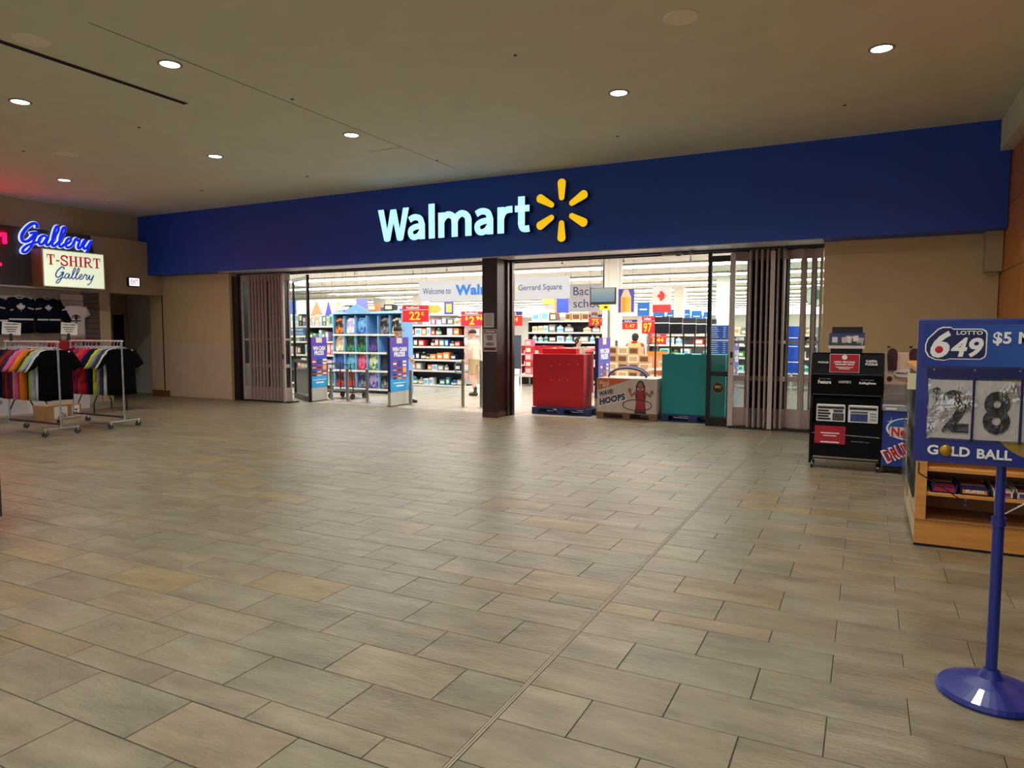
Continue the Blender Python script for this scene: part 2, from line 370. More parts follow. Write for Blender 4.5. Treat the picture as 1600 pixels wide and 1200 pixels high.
# left side: bulkhead over the shop front, wall above it, alcove
struct('wall_left', B().box(-16.3, -16.08, -12, 12.3, 3.75, 4.43), mBulk, 'wall above the shirt shop')
bk = struct('trim_1', B().box(-16.3, -15.77, -12, 11.5, 3.0, 3.8).box(-16.3, -15.77, -12, 11.9, 2.53, 3.0), mBulk, 'beige bulkhead over the shirt shop and alcove')
struct('wall_left_pier', bx(-16.3, -15.77, 10.25, 10.5, 0, 2.53), mBulk, 'narrow pier between shirt shop and alcove')
al = struct('wall_alcove', B().box(-18.0, -17.9, 10.4, 11.93, 0, 2.7).box(-18.0, -17.9, 12.33, 12.7, 0, 2.7).box(-18.0, -17.9, 11.93, 12.33, 2.1, 2.7).box(-18.0, -16.28, 12.6, 12.7, 0, 2.7).box(-18.0, -16.3, 10.4, 10.5, 0, 2.7).box(-18.0, -16.3, 10.4, 12.7, 2.6, 2.7).box(-16.3, -16.2, 12.3, 12.7, 0, 2.7), mBulk, 'walls of the dim alcove')
obj('wall_panel', bx(-17.88, -16.3, 12.585, 12.6, 0.15, 1.36), mPink, al)
dr = struct('door_1', B().box(-17.96, -17.92, 11.95, 12.31, 0.0, 2.08), M('dark_door', (26,18,16), 0.5), 'dark narrow door in the alcove')
obj('door_frame', B().box(-17.9, -17.86, 11.88, 11.95, 0, 2.15).box(-17.9, -17.86, 12.31, 12.38, 0, 2.15).box(-17.9, -17.86, 11.88, 12.38, 2.08, 2.15), mBulk, dr)
obj('door_handle', B().cyl((-17.92, 12.0, 1.0), (-17.86, 12.0, 1.0), 0.012).ball((-17.85, 12.0, 1.0), 0.025), mSteel, dr)
# right side wall of wood panels under a plaster bulkhead
rw = struct('wall_right', bx(1.66, 1.9, -3.5, 12.4, 0, 4.43), M('wood_gap', (70,46,30), 0.7), 'wood panelled wall on the right')
for i in range(5):
    for j, (za, zb) in enumerate(((0.12, 1.2), (1.21, 2.44), (2.45, 3.3), (3.31, 4.0))):
        obj('wood_panel', bx(1.63, 1.66, 4.0+1.62*i, 5.61+1.62*i, za, zb), mWoodPanel, rw)
obj('plaster_edge', bx(1.50, 1.66, -3.5, 11.5, 4.02, 4.43), mCeil, rw)

# ---- blue fascia over the entrance with its soffit and header track
mFasc = M('navy_fascia', (14,72,186), 0.5, var=0.05, scale=1.5)
fa = struct('trim_2', bx(-16.08, 1.62, 11.5, 12.4, 3.0, 4.43), mFasc, 'wide navy blue fascia above the store entrance')
mSoff = M('soffit_aluminium', (205,205,216), 0.35, 0.0); xs = [-13.4, -11.3, -9.2, -7.1, -4.9, -2.8, -1.6, -0.64]
for a, b_ in zip(xs[:-1], xs[1:]): obj('soffit_panel', bx(a+0.004, b_-0.004, 11.54, 12.11, 2.985, 3.0), mSoff, fa)
obj('header_track', B().box(-13.42, -0.64, 12.12, 12.16, 2.95, 3.0).box(-13.42, -0.64, 12.40, 12.44, 2.95, 3.0), mDarkMetal, fa)

# ---- store shell behind the entrance
def vct_mat():
    m = bpy.data.materials.new('store_floor_tile'); m.use_nodes = True; nt = m.node_tree; b = nt.nodes['Principled BSDF']; N = nt.nodes.new; Lk = nt.links.new
    g = N('ShaderNodeNewGeometry'); br = N('ShaderNodeTexBrick'); br.offset = 0.0; br.inputs['Scale'].default_value = 1.0; br.inputs['Brick Width'].default_value = 0.61; br.inputs['Row Height'].default_value = 0.61
    br.inputs['Mortar Size'].default_value = 0.006; br.inputs['Color1'].default_value = (*lin((206,199,184)), 1); br.inputs['Color2'].default_value = (*lin((194,187,172)), 1); br.inputs['Mortar'].default_value = (*lin((150,140,124)), 1)
    Lk(g.outputs['Position'], br.inputs['Vector']); Lk(br.outputs[0], b.inputs['Base Color']); b.inputs['Roughness'].default_value = 0.16
    return m
def grid_mat():
    m = bpy.data.materials.new('store_ceiling_tile'); m.use_nodes = True; nt = m.node_tree; b = nt.nodes['Principled BSDF']; N = nt.nodes.new; Lk = nt.links.new
    g = N('ShaderNodeNewGeometry'); br = N('ShaderNodeTexBrick'); br.offset = 0.0; br.inputs['Scale'].default_value = 1.0; br.inputs['Brick Width'].default_value = 1.22; br.inputs['Row Height'].default_value = 0.61
    br.inputs['Mortar Size'].default_value = 0.012; br.inputs['Color1'].default_value = (*lin((205,204,199)), 1); br.inputs['Color2'].default_value = (*lin((205,204,199)), 1); br.inputs['Mortar'].default_value = (*lin((170,166,156)), 1)
    Lk(g.outputs['Position'], br.inputs['Vector']); Lk(br.outputs[0], b.inputs['Base Color']); b.inputs['Roughness'].default_value = 0.85
    return m
CZ = 3.52
struct('floor_store', bx(-48, 24, 12.32, 78, -0.12, 0.0), vct_mat(), 'pale polished floor inside the store')
struct('ceiling_store', bx(-48, 24, 12.44, 78, CZ, CZ+0.1), grid_mat(), 'white tiled store ceiling')
mSW = M('store_wall', (226,224,216), 0.7)
struct('wall_store_back', bx(-48, 24, 78, 78.2, 0, CZ), mSW); struct('wall_store_left', bx(-48.2, -48, 12.4, 78, 0, CZ), mSW); struct('wall_store_right', bx(24, 24.2, 12.4, 78, 0, CZ), mSW)
struct('wall_store_front', B().box(-48, -16.3, 12.4, 12.5, 0, CZ).box(-16.3, -13.42, 12.32, 12.42, 0, CZ).box(-0.64, 24, 12.42, 12.5, 0, CZ).box(-13.42, -0.64, 12.41, 12.46, 3.0, CZ), mSW)
mTubeOn = M('fluorescent_light', (255,252,246), 0.5, emit=STRIP_E)
for i in range(18):
    yy = 15.9+3.62*(i-1) if i else 13.2
    t = thing('fluorescent_row', 'long white fluorescent light row on the store ceiling, %s from the entrance' % ORD[i], 'ceiling light', (0, yy, CZ-0.025), 0, 'fluorescent rows of the store')
    obj('housing', B().box(-40, 20, -0.33, 0.33, -0.035, 0.0), mWhite, t)
    nseg = 25 if i < 6 else 1; L_ = 60.0/nseg
    for s in range(nseg):
        if i < 6 and not (-24 < -40+L_*s < 8): continue
        obj('diffuser', B().box(-40+L_*s+0.02, -40+L_*(s+1)-0.02, -0.30, 0.30, -0.05, -0.036), mTubeOn, t)
# columns of the store
def store_column(x, y, wd, label):
    t = thing('store_column', label, 'column', (x, y, 0)); obj('shaft', B().box(-wd/2, wd/2, -wd/2, wd/2, 0, CZ), mSW, t)
    obj('corner_guard', B().box(-wd/2-0.005, -wd/2+0.05, -wd/2-0.005, -wd/2+0.05, 0.1, 1.4).box(wd/2-0.05, wd/2+0.005, -wd/2-0.005, -wd/2+0.05, 0.1, 1.4), mSteel, t); return t
c0 = store_column(-6.12, 18.1, 0.42, 'white square column behind the hanging television')
obj('downpipe', B().cyl((-0.02, -0.24, 0.8), (-0.02, -0.24, 2.2), 0.025), mGrey, c0)
store_column(-7.15, 30, 0.42, 'white square column beside the maple leaf flag'); store_column(-24.0, 31.8, 0.8, 'white square column far left above the blue display')
store_column(-20.3, 30, 0.6, 'white square column seen past the left glass door'); store_column(-4.3, 24.4, 0.5, 'white square column behind the glass of the right door')
# ================================================================== ENTRANCE
# main sign letters
mSignW = M('sign_face_white', (150,200,232), 0.4, emit=SIGN_E); mSignSide = M('sign_return', (16,20,40), 0.5); mSignY = M('sign_face_yellow', (250,200,10), 0.4, emit=0.75)
sg = thing('store_sign', 'lit white channel letters spelling the store name on the navy fascia', 'sign', (-7.035, 11.5, 3.38))
def sign_letter(ch, d):
    b = B(); cm = lambda P, w_: b.stroke([(p[0], p[1]) for p in catmull([(x, y, 0) for x, y in P], 6)], w_, d)
    if ch == 'W': b.prism([(0,1),(.205,1),(.335,.34),(.465,.98),(.665,.98),(.795,.34),(.925,1),(1.13,1),(.91,.035),(.86,0),(.745,0),(.695,.035),(.565,.60),(.435,.035),(.385,0),(.27,0),(.22,.035)], 'z', 0, d)
    if ch == 'a': b.box(.41, .61, 0, .47, 0, d); cm([(.07,.615),(.20,.675),(.33,.675),(.45,.615),(.51,.45)], .185); cm([(.48,.405),(.28,.385),(.13,.32),(.10,.20),(.17,.09),(.29,.08),(.40,.13),(.47,.22)], .175)
    if ch == 'l': b.box(0, .205, 0, 1.04, 0, d)
    if ch == 'm':
        b.box(0, .20, 0, .75, 0, d); b.box(.455, .655, 0, .50, 0, d); b.box(.91, 1.11, 0, .50, 0, d)
        for o_ in (0, .455): cm([(.10+o_,.46),(.18+o_,.59),(.31+o_,.67),(.45+o_,.64),(.54+o_,.54),(.555+o_,.42)], .195)
    if ch == 'r': b.box(0, .20, 0, .75, 0, d); cm([(.10,.40),(.17,.57),(.29,.655),(.46,.665)], .19)
    if ch == 't': b.box(.10, .30, .22, 1.0, 0, d); cm([(.20,.30),(.205,.18),(.25,.10),(.34,.08),(.44,.09)], .185); b.box(0, .44, .57, .75, 0, d)
    return b
for ch, x0 in zip('Walmart', (0.0, 1.08, 1.83, 2.16, 3.36, 4.11, 4.65)):
    m4 = Matrix.Translation((-1.635+x0*0.646, -0.14, 0.0)) @ Matrix.Rotation(R(90), 4, 'X') @ Matrix.Diagonal((0.646, 0.62, 1, 1))
    lo = obj('letter', sign_letter(ch, 0.012).xf(m4), mSignW, sg)
    obj('letter_return', sign_letter(ch, 0.10).xf(Matrix.Translation((0, 0.10, 0)) @ m4), mSignSide, lo)
sp = thing('spark_sign', 'yellow six ray spark emblem on the navy fascia', 'sign', (-4.77, 11.5, 3.70))
for k in range(6):
    a = R(60*k)
    prof = []
    for j in range(9): t = PI*j/8; prof.append((0.074*math.cos(t), 0.468+0.067*math.sin(t)))
    for j in range(7): t = PI+PI*j/6; prof.append((0.048*math.cos(t), 0.215+0.045*math.sin(t)))
    rot = lambda p: (p[0]*math.cos(a)-p[1]*math.sin(a), p[0]*math.sin(a)+p[1]*math.cos(a))
    r_ = obj('ray', B().prism([rot(p) for p in prof], 'y', -0.15, -0.138), mSignY, sp)
    obj('ray_return', B().prism([rot((p[0]*0.97, p[1])) for p in prof], 'y', -0.138, -0.04), mSignSide, r_)

# dark bronze column between the two openings, with two notices
cl = thing('entrance_column', 'dark brown metal clad column between the two entrance openings', 'column', (-6.34, 11.95, 0))
obj('cladding', B().cbox(-0.16, 0.16, -0.3, 0.3, 0.10, 2.985, 0.002), M('bronze_cladding', (52,32,30), 0.33, 0.35, var=0.15, scale=3, stretch=(4,4,0.3)), cl)
obj('door_jamb', B().box(0.16, 0.20, 0.05, 0.12, 0, 2.98).box(0.16, 0.22, 0.2, 0.3, 0, 2.98), M('jamb_bronze', (88,72,64), 0.3, 0.6), cl)
obj('worn_base', B().cbox(-0.165, 0.165, -0.305, 0.305, 0.0, 0.10, 0.01), M('worn_base', (74,46,38), 0.6, var=0.5, scale=30), cl)
p1 = tag(obj('paper_notice', B().box(-6.47, -6.25, 11.646, 11.65, 1.70, 1.97), M('notice_paper', (190,176,172), 0.6)), 'plain pale notice taped high on the brown column', 'notice')
for k in range(6): obj('text_line', bx(-6.43, -6.30+0.02*(k % 2), 11.644, 11.646, 1.92-0.035*k, 1.932-0.035*k), M('line_grey', (120,108,108), 0.6), p1)
p2 = thing('framed_notice', 'red headed framed notice below the paper on the brown column', 'notice', (-6.335, 11.65, 1.25))
obj('frame', B().box(-0.145, 0.145, -0.008, 0, 0, 0.42), M('notice_paper'), p2); obj('header', bx(-0.13, 0.13, -0.011, -0.008, 0.34, 0.405), M('maroon', (96,24,34), 0.5), p2); obj('footer', bx(-0.13, 0.13, -0.011, -0.008, 0.02, 0.075), M('maroon'), p2)
text(p2, 'attention', mLt, (0, -0.0112, 0.372), 0.21, 0.035); text(p2, 'area', mInk, (0, -0.0085, 0.14), 0.17, 0.06)
for k in range(3): obj('text_line', bx(-0.075+0.01*k, 0.06, -0.010, -0.008, 0.28-0.032*k, 0.298-0.032*k), mInk, p2)

# folding gates: accordion of hinged leaves, each a bronze frame holding panes
mGate = M('gate_bronze_grey', (186,168,162), 0.4, 0.1, var=0.06, scale=20); mGateD = M('gate_gasket', (40,32,32), 0.5); mFold = M('shaded_fold_pane', (34,28,28), 0.25); mFrost = frosted_mat('lower_pane_frost', (196,208,200), 0.55)
def gate_leaf(parent, a, b_, zt, label=None, solid=False):
    a = Vector(a); b_ = Vector(b_); L_ = (b_-a).length; ang = math.atan2((b_-a).y, (b_-a).x); dense = abs(b_.x-a.x) < 0.1; s = 0.045 if dense else 0.036; th = 0.014
    f = B().box(0.004, s, -th, th, 0.03, zt).box(L_-s, L_-0.004, -th, th, 0.03, zt).box(s, L_-s, -th, th, zt-0.16, zt).box(s, L_-s, -th, th, 1.42, 1.47).box(s, L_-s, -th, th, 0.80, 0.88).box(s, L_-s, -th, th, 0.03, 0.34)
    lf = obj('leaf', f, mGate, parent, (a.x, a.y, 0), (0, 0, ang))
    for k, (z0, z1) in enumerate(((1.47, zt-0.16), (0.88, 1.42), (0.34, 0.80))):
        obj('pane', bx(s, L_-s, -0.003, 0.003, z0, z1), mFold if dense else mFrost if k == 2 else mGlass, lf)  # panes of folded leaves coloured dark for the shade between folds
    obj('gasket', B().box(s, s+0.008, -th-0.001, th+0.001, 0.34, zt-0.16).box(L_-s-0.008, L_-s, -th-0.001, th+0.001, 0.34, zt-0.16), mGateD, lf)
    obj('hinge', B().cyl((0, 0, 0.05), (0, 0, zt-0.02), 0.011, n=8), mGate, lf)
def gate(name, label, nodes, zt):
    t = thing(name, label, 'folding gate', (0, 0, 0))
    t.location = (nodes[0][0], nodes[0][1], 0); ox, oy = nodes[0]
    for p, q in zip(nodes[:-1], nodes[1:]): gate_leaf(t, (p[0]-ox, p[1]-oy), (q[0]-ox, q[1]-oy), zt)
    return t
nL = [(-13.18, 12.02)]; x = -13.18
for k, dx in enumerate((0.17, 0.05)+(0.052,)*11+(0.075, 0.05)+(0.05,)*8):
    x += dx; nL.append((x, 12.02 if k % 2 else 12.22))
nL = [(a, 12.02+(b_-12.02)*1.0) for a, b_ in nL]
gl = gate('folding_gate', 'bronze glazed folding gate stacked at the left side of the entrance', nL, 2.955)
obj('lock_stile', B().box(1.29, 1.35, -0.06, 0.0, 0.02, 2.9), mGate, gl); obj('lock', B().box(1.31, 1.345, -0.075, -0.06, 1.0, 1.12), M('gate_gasket'), gl)
nR = [(-2.06, 12.30), (-1.80, 12.44)]; x = -1.80
for k in range(4): x += 0.045; nR.append((x, 12.20 if k % 2 == 0 else 12.44))
for k in range(10): x += 0.042; nR.append((x, 12.20 if k % 2 == 0 else 12.44))
nR[-1] = (-1.21, 12.44); nR += [(-0.95, 12.36), (-0.80, 12.43), (-0.665, 12.36)]
gr = gate('folding_gate', 'bronze glazed folding gate drawn half across the right side of the entrance', nR, 2.955)
obj('lock_stile', B().box(-0.03, 0.055, -0.04, 0.02, 0.02, 2.92), M('gate_stile_light', (205,188,180), 0.4, 0.1), gr); obj('lock', B().box(0.0, 0.04, -0.05, -0.04, 1.18, 1.28).cyl((0.02, -0.06, 1.08), (0.02, -0.04, 1.08), 0.014), M('gate_gasket'), gr)
obj('wide_stile', B().box(0.62, 0.69, -0.14, -0.09, 0.02, 2.92), M('gate_stile_light'), gr)
tag(obj('gate_jamb', B().cbox(-13.42, -13.22, 11.95, 12.3, 0, 2.92, 0.004).box(-13.24, -13.20, 11.98, 12.06, 0, 2.92), M('jamb_black', (20,16,16), 0.5)), 'black jamb channel at the left end of the entrance', 'door jamb')
# glass doors
mDoorF = M('door_frame_dark', (30,22,20), 0.4, 0.3)
d1 = thing('glass_door', 'dark framed glass door standing ajar beside the left folding gate', 'door', (-11.46, 12.36, 0), R(180-32))
obj('frame', B().box(-0.03, 0.04, -0.03, 0.03, 0, 2.92).box(1.26, 1.32, -0.025, 0.025, 0, 2.9).box(0.04, 1.26, -0.025, 0.025, 2.82, 2.9).box(0.04, 1.26, -0.025, 0.025, 0.0, 0.13).box(0.04, 1.26, -0.025, 0.025, 0.88, 0.96), mDoorF, d1)
obj('pane', bx(0.04, 1.26, -0.004, 0.004, 0.96, 2.82), mGlass, d1); obj('pane', bx(0.04, 1.26, -0.004, 0.004, 0.13, 0.88), mGlass, d1)
d2 = thing('glass_door', 'dark framed glass door with a round sticker beside the right folding gate', 'door', (-2.46, 12.33, 0))
obj('frame', B().box(0, 0.065, -0.035, 0.035, 0, 2.96).box(0.39, 0.43, -0.02, 0.02, 0.0, 2.9).box(0.065, 0.39, -0.02, 0.02, 2.80, 2.90).box(0.065, 0.39, -0.02, 0.02, 0.0, 0.14).box(0.065, 0.39, -0.02, 0.02, 0.86, 0.94), mDoorF, d2)
obj('pane', bx(0.065, 0.39, -0.003, 0.003, 0.94, 2.80), mGlass, d2); obj('pane', bx(0.065, 0.39, -0.003, 0.003, 0.14, 0.86), mGlass, d2)
stk = obj('sticker', B().cyl((0.2, -0.004, 0.66), (0.2, -0.007, 0.66), 0.088, n=24), mBlack, d2); obj('sticker_rim', B().cyl((0.2, -0.0035, 0.66), (0.2, -0.005, 0.66), 0.095, n=24), M('gold_rim', (150,130,70), 0.4), d2)
text(stk, 'wu', M('wu_yellow', (226,190,90), 0.5), (0.2, -0.0075, 0.675), 0.11, 0.05, name='sticker_lettering')
tag(obj('door_closer', B().box(-3.22, -2.86, 12.1, 12.2, 2.93, 2.98).box(-2.95, -2.88, 12.02, 12.1, 2.90, 2.96).cyl((-2.7, 12.05, 2.93), (-2.7, 12.05, 2.97), 0.05), M('sensor_grey', (110,104,92), 0.5)), 'grey door sensor bar fixed under the soffit beside the right door', 'sensor')

# ---- mall ceiling fittings
mLampOn = M('downlight_lens', (235,242,255), 0.4, emit=9.0); mRing = M('downlight_ring', (150,140,122), 0.5)
def downlight(x, y, label):
    t = thing('downlight', label, 'ceiling light', (x, y, 4.43), 0, 'recessed downlights of the mall ceiling')
    obj('trim_ring', B().lathe([(0.095, 0), (0.125, 0), (0.125, -0.004), (0.10, -0.010), (0.095, -0.004)], n=28), mRing, t)
    obj('lens', B().cyl((0, 0, -0.001), (0, 0, -0.006), 0.097, n=28), mLampOn, t)
    ld = bpy.data.lights.new('downlight_beam', 'SPOT'); ld.energy = DOWNLIGHT_W; ld.spot_size = R(156); ld.spot_blend = 0.95; ld.shadow_soft_size = 0.10; ld.color = (1.0, 0.963, 0.87)
    lo = bpy.data.objects.new('beam', ld); COL.objects.link(lo); lo.parent = t; lo.location = (0, 0, -0.03)
for x, y, l in [(-6.67, 5.21, 'round lit downlight in the ceiling right of the air slot'), (-9.38, 5.2, 'round lit downlight at the far left edge of the ceiling'), (-6.70, 8.18, 'round lit downlight beside the ceiling seam above the store name'),
                (-9.45, 8.16, 'round lit downlight above the left part of the navy fascia'), (-13.41, 8.14, 'round lit downlight nearest the shirt shop sign'), (-2.72, 8.2, 'round lit downlight above the yellow spark emblem, bluish'),
                (0.03, 8.13, 'round lit downlight at the right end of the ceiling'),
                (-2.72, 5.2, 'round downlight above the open floor, out of view'), (0.03, 5.2, 'round downlight above the lottery sign, out of view'), (-13.41, 5.2, 'round downlight beyond the left edge of view'),
                (-6.67, 2.2, 'round downlight left of the viewer, out of view'), (-2.72, 2.2, 'round downlight nearly above the viewer, out of view'), (0.03, 2.2, 'round downlight right of the viewer, out of view'),
                (-6.67, -1.0, 'round downlight behind the viewer on the left'), (-2.72, -1.0, 'round downlight behind the viewer in the middle'), (0.03, -1.0, 'round downlight behind the viewer on the right')]:
    downlight(x, y, l)
mSpk = M('speaker_ring', (232,226,208), 0.6); mSpkG = M('speaker_grille', (112,106,92), 0.7)
for x, y, r, l in [(-1.59, 6.53, 0.16, 'round flush ceiling speaker above the right side of the hall'), (-7.32, 4.19, 0.16, 'round flush ceiling speaker beside the air slot'), (-11.42, 6.99, 0.16, 'round flush ceiling speaker toward the shirt shop')]:
    t = thing('ceiling_speaker', l, 'speaker', (x, y, 4.43), 0, 'ceiling speakers'); obj('rim', B().lathe([(r*0.55, -0.002), (r, 0), (r, -0.008), (r*0.9, -0.014), (r*0.55, -0.010)], n=28), mSpk, t); obj('grille', B().cyl((0, 0, 0), (0, 0, -0.009), r*0.56, n=24), mSpkG, t)
sn = ['in the middle of the ceiling', 'near the right end of the navy fascia', 'on the ceiling seam', 'where the seam meets the navy fascia', 'left of the ceiling seam', 'above the left half of the fascia', 'above the left end of the fascia', 'above the spark emblem', 'in the far left ceiling corner', 'at the left edge above the shirt shop']
for (x, y), l in zip([(-3.30, 6.62), (-0.35, 9.87), (-6.32, 6.62), (-6.41, 9.98), (-9.05, 6.55), (-9.15, 9.92), (-11.92, 9.94), (-3.31, 9.94), (-14.75, 9.89), (-11.83, 6.57)], sn):
    t = thing('sprinkler', 'small concealed sprinkler cap ' + l, 'sprinkler', (x, y, 4.43), 0, 'sprinkler heads'); obj('escutcheon', B().cyl((0, 0, 0), (0, 0, -0.006), 0.036, n=16), mSpk, t); obj('cap', B().cyl((0, 0, -0.006), (0, 0, -0.016), 0.022, n=12), mSpkG, t)
struct('trim_3', B().box(-13.2, -11.7, 11.98, 12.26, 0.0, 0.03).box(-2.06, -0.64, 12.17, 12.47, 0.0, 0.03), M('floor_track', (36,30,28), 0.5, 0.3), 'dark floor track under the folding gates')
for k, (x, y) in enumerate(((-14.2, 17.4), (-12.6, 18.2), (-11.0, 17.6), (-9.6, 18.4), (-7.2, 17.2), (-5.6, 17.4), (-4.0, 17.8), (-2.6, 17.3))):
    t = thing('store_sprinkler', 'tiny dark sprinkler pendant under the store ceiling, %s from the left' % ORD[k], 'sprinkler', (x, y, CZ), 0, 'store sprinkler pendants'); obj('pipe', B().cyl((0, 0, 0), (0, 0, -0.10), 0.012, n=8), mGrey, t); obj('deflector', B().cyl((0, 0, -0.10), (0, 0, -0.12), 0.03, n=10), mBlack, t)
# ================================================================== SHIRT SHOP ON THE LEFT
def script_gallery(wd, d):
    st = [[(0.98,1.15),(0.9,1.42),(0.6,1.42),(0.25,1.0),(0.08,0.5),(0.22,0.14),(0.55,0.18),(0.82,0.55),(0.95,0.8)],
          [(0.58,0.72),(0.8,0.8),(1.02,0.8),(0.92,0.3),(0.78,-0.25),(0.55,-0.6),(0.33,-0.62),(0.33,-0.4),(0.62,-0.08),(1.2,0.18)],
          [(1.78,0.58),(1.52,0.68),(1.3,0.5),(1.25,0.2),(1.4,0.02),(1.6,0.16),(1.8,0.62),(1.76,0.16),(1.9,0.02),(2.08,0.22)],
          [(2.05,0.2),(2.3,0.75),(2.44,1.25),(2.36,1.48),(2.22,1.3),(2.15,0.6),(2.2,0.1),(2.36,0.02),(2.56,0.25)],
          [(2.55,0.2),(2.8,0.75),(2.94,1.25),(2.86,1.48),(2.72,1.3),(2.65,0.6),(2.7,0.1),(2.86,0.02),(3.06,0.25)],
          [(3.03,0.22),(3.3,0.33),(3.45,0.55),(3.35,0.7),(3.2,0.6),(3.12,0.3),(3.25,0.03),(3.5,0.1),(3.68,0.35)],
          [(3.6,0.2),(3.78,0.68),(3.86,0.74),(3.95,0.6),(4.1,0.64),(4.05,0.2),(4.15,0.03),(4.35,0.25)],
          [(4.3,0.25),(4.46,0.68),(4.44,0.25),(4.56,0.05),(4.76,0.2),(4.98,0.7),(4.86,0.1),(4.7,-0.35),(4.48,-0.62),(4.32,-0.5)]]
    b = B()
    for k, s in enumerate(st):
        P = catmull([(x+0.22*y, y, 0) for x, y in s], 5); b.stroke([(p[0]-2.6, p[1]-0.42) for p in P], wd*(1.25 if k < 1 else 1.0), d)
    return b
def serif_letter(ch, d):
    b = B(); t, h, s = 0.20, 0.075, 0.07
    def bar(x0, x1, y0, y1): b.box(x0, x1, y0, y1, 0, d)
    if ch == 'T': bar(0.32, 0.52, 0, 1); bar(0.02, 0.82, 0.9, 1); bar(0.02, 0.10, 0.68, 1); bar(0.74, 0.82, 0.68, 1); bar(0.2, 0.64, 0, h); return b, 0.84
    if ch == '-': bar(0.02, 0.36, 0.36, 0.5); return b, 0.38
    if ch == 'I': bar(0.12, 0.32, 0, 1); bar(0.0, 0.44, 0, h); bar(0.0, 0.44, 1-h, 1); return b, 0.44
    if ch == 'H': bar(0.1, 0.30, 0, 1); bar(0.64, 0.84, 0, 1); bar(0.3, 0.64, 0.46, 0.55); bar(0, 0.4, 0, h); bar(0, 0.4, 1-h, 1); bar(0.54, 0.94, 0, h); bar(0.54, 0.94, 1-h, 1); return b, 0.94
    if ch == 'R':
        bar(0.1, 0.30, 0, 1); bar(0, 0.4, 0, h); bar(0, 0.3, 1-h, 1)
        b.stroke([(p[0], p[1]) for p in catmull([(0.2,0.95,0),(0.5,0.95,0),(0.72,0.85,0),(0.75,0.72,0),(0.68,0.56,0),(0.45,0.5,0),(0.25,0.5,0)], 4)], 0.13, d)
        b.stroke([(0.48,0.5),(0.72,0.1),(0.95,0.05)], 0.15, d); return b, 0.96
    if ch == 'S':
        b.stroke([(p[0], p[1]) for p in catmull([(0.72,0.74,0),(0.58,0.92,0),(0.36,0.95,0),(0.14,0.84,0),(0.14,0.65,0),(0.36,0.52,0),(0.62,0.40,0),(0.72,0.24,0),(0.58,0.07,0),(0.34,0.05,0),(0.14,0.14,0),(0.08,0.3,0)], 4)], 0.15, d)
        bar(0.69, 0.77, 0.66, 0.98); bar(0.03, 0.10, 0.02, 0.36); return b, 0.8
def serif_word(word, d, gap=0.08):
    out = []; x = 0
    for ch in word:
        b, wd = serif_letter(ch, d); out.append((b, x)); x += wd+gap
    return out, x-gap
# dark sign band and pink lit letters
mBand = M('sign_band_dark', (44,38,40), 0.55)
tag(obj('sign_band', B().prism([(3.0,2.57),(9.9,2.57),(10.12,3.42),(10.05,3.78),(3.0,3.78)], 'x', -15.77, -15.70), mBand), 'dark charcoal sign band behind the lit shirt shop letters', 'sign band')
tag(obj('band_rail', B().box(-15.77, -15.62, 3.0, 10.2, 2.53, 2.57), M('rail_alu', (165,158,150), 0.35, 0.8)), 'thin aluminium rail under the dark sign band', 'rail')
mPinkL = M('pink_neon_face', (255,8,66), 0.4, emit=4.0); mNeonB = M('blue_sign_face', (20,40,200), 0.4, emit=0.9); mNeonW = M('pale_blue_outline', (200,215,255), 0.4, emit=1.0)
pk = thing('pink_sign', 'pink lit slab serif letters at the left end of the dark band', 'sign', (-15.70, 8.29, 2.95))
wl_, tot = serif_word('T-SHIRT', 0.06); sc = 0.66
for b, x in wl_:
    obj('letter', b, mPinkL, pk, (0.02, (x-tot)*sc, 0.0), E_ROT, scale=(sc, sc, 1))
gs = thing('script_sign', 'blue script sign with a pale outline above the white light box', 'sign', (-15.66, 9.27, 3.57))
g1 = script_gallery(0.17, 0.05); g0 = script_gallery(0.25, 0.04)
obj('outline', g0, mNeonW, gs, (0.0, 0, 0), E_ROT, scale=(0.295, 0.295, 1)); obj('script', g1, mNeonB, gs, (0.012, 0, 0), E_ROT, scale=(0.295, 0.295, 1))
# white light box
lb = thing('light_box_sign', 'glowing white light box sign of the shirt shop', 'sign', (-15.31, 8.76, 2.56))
obj('cabinet', B().box(-0.385, 0, 0, 1.33, 0, 0.79), M('box_alu_brown', (120,98,76), 0.45, 0.3), lb)
obj('face', B().box(0.0, 0.012, 0.02, 1.31, 0.02, 0.77), M('lit_acrylic', (222,232,200), 0.4, emit=0.85), lb)
obj('rim', B().box(0, 0.02, 0, 1.33, 0, 0.02).box(0, 0.02, 0, 1.33, 0.77, 0.79).box(0, 0.02, 0, 0.02, 0.02, 0.77).box(0, 0.02, 1.31, 1.33, 0.02, 0.77), M('rim_pale', (190,196,170), 0.5), lb)
wl_, tot = serif_word('T-SHIRT', 0.003); s2 = 1.16/tot
for b, x in wl_: obj('letter', b, M('sign_red', (176,30,46), 0.5, emit=0.5), lb, (0.0125, 0.085+x*s2, 0.46), E_ROT, scale=(s2, 0.22, 1))
obj('script', script_gallery(0.13, 0.003), M('sign_blue', (36,66,150), 0.5, emit=0.5), lb, (0.0125, 0.66, 0.26), E_ROT, scale=(0.165, 0.165, 1))
# exit sign
ex = thing('exit_sign', 'small lit exit sign on the bulkhead above the alcove', 'exit sign', (-15.74, 10.95, 2.72))
obj('housing', B().cbox(-0.03, 0.05, -0.02, 0.27, -0.02, 0.2, 0.008), M('exit_housing', (84,50,54), 0.5), ex); obj('face', B().box(0.05, 0.056, 0.0, 0.25, 0.0, 0.18), M('exit_face', (255,225,240), 0.4, emit=2.0), ex)
text(ex, 'exit', M('exit_letters', (190,60,90), 0.5), (0.0565, 0.125, 0.09), 0.19, 0.11, E_ROT)
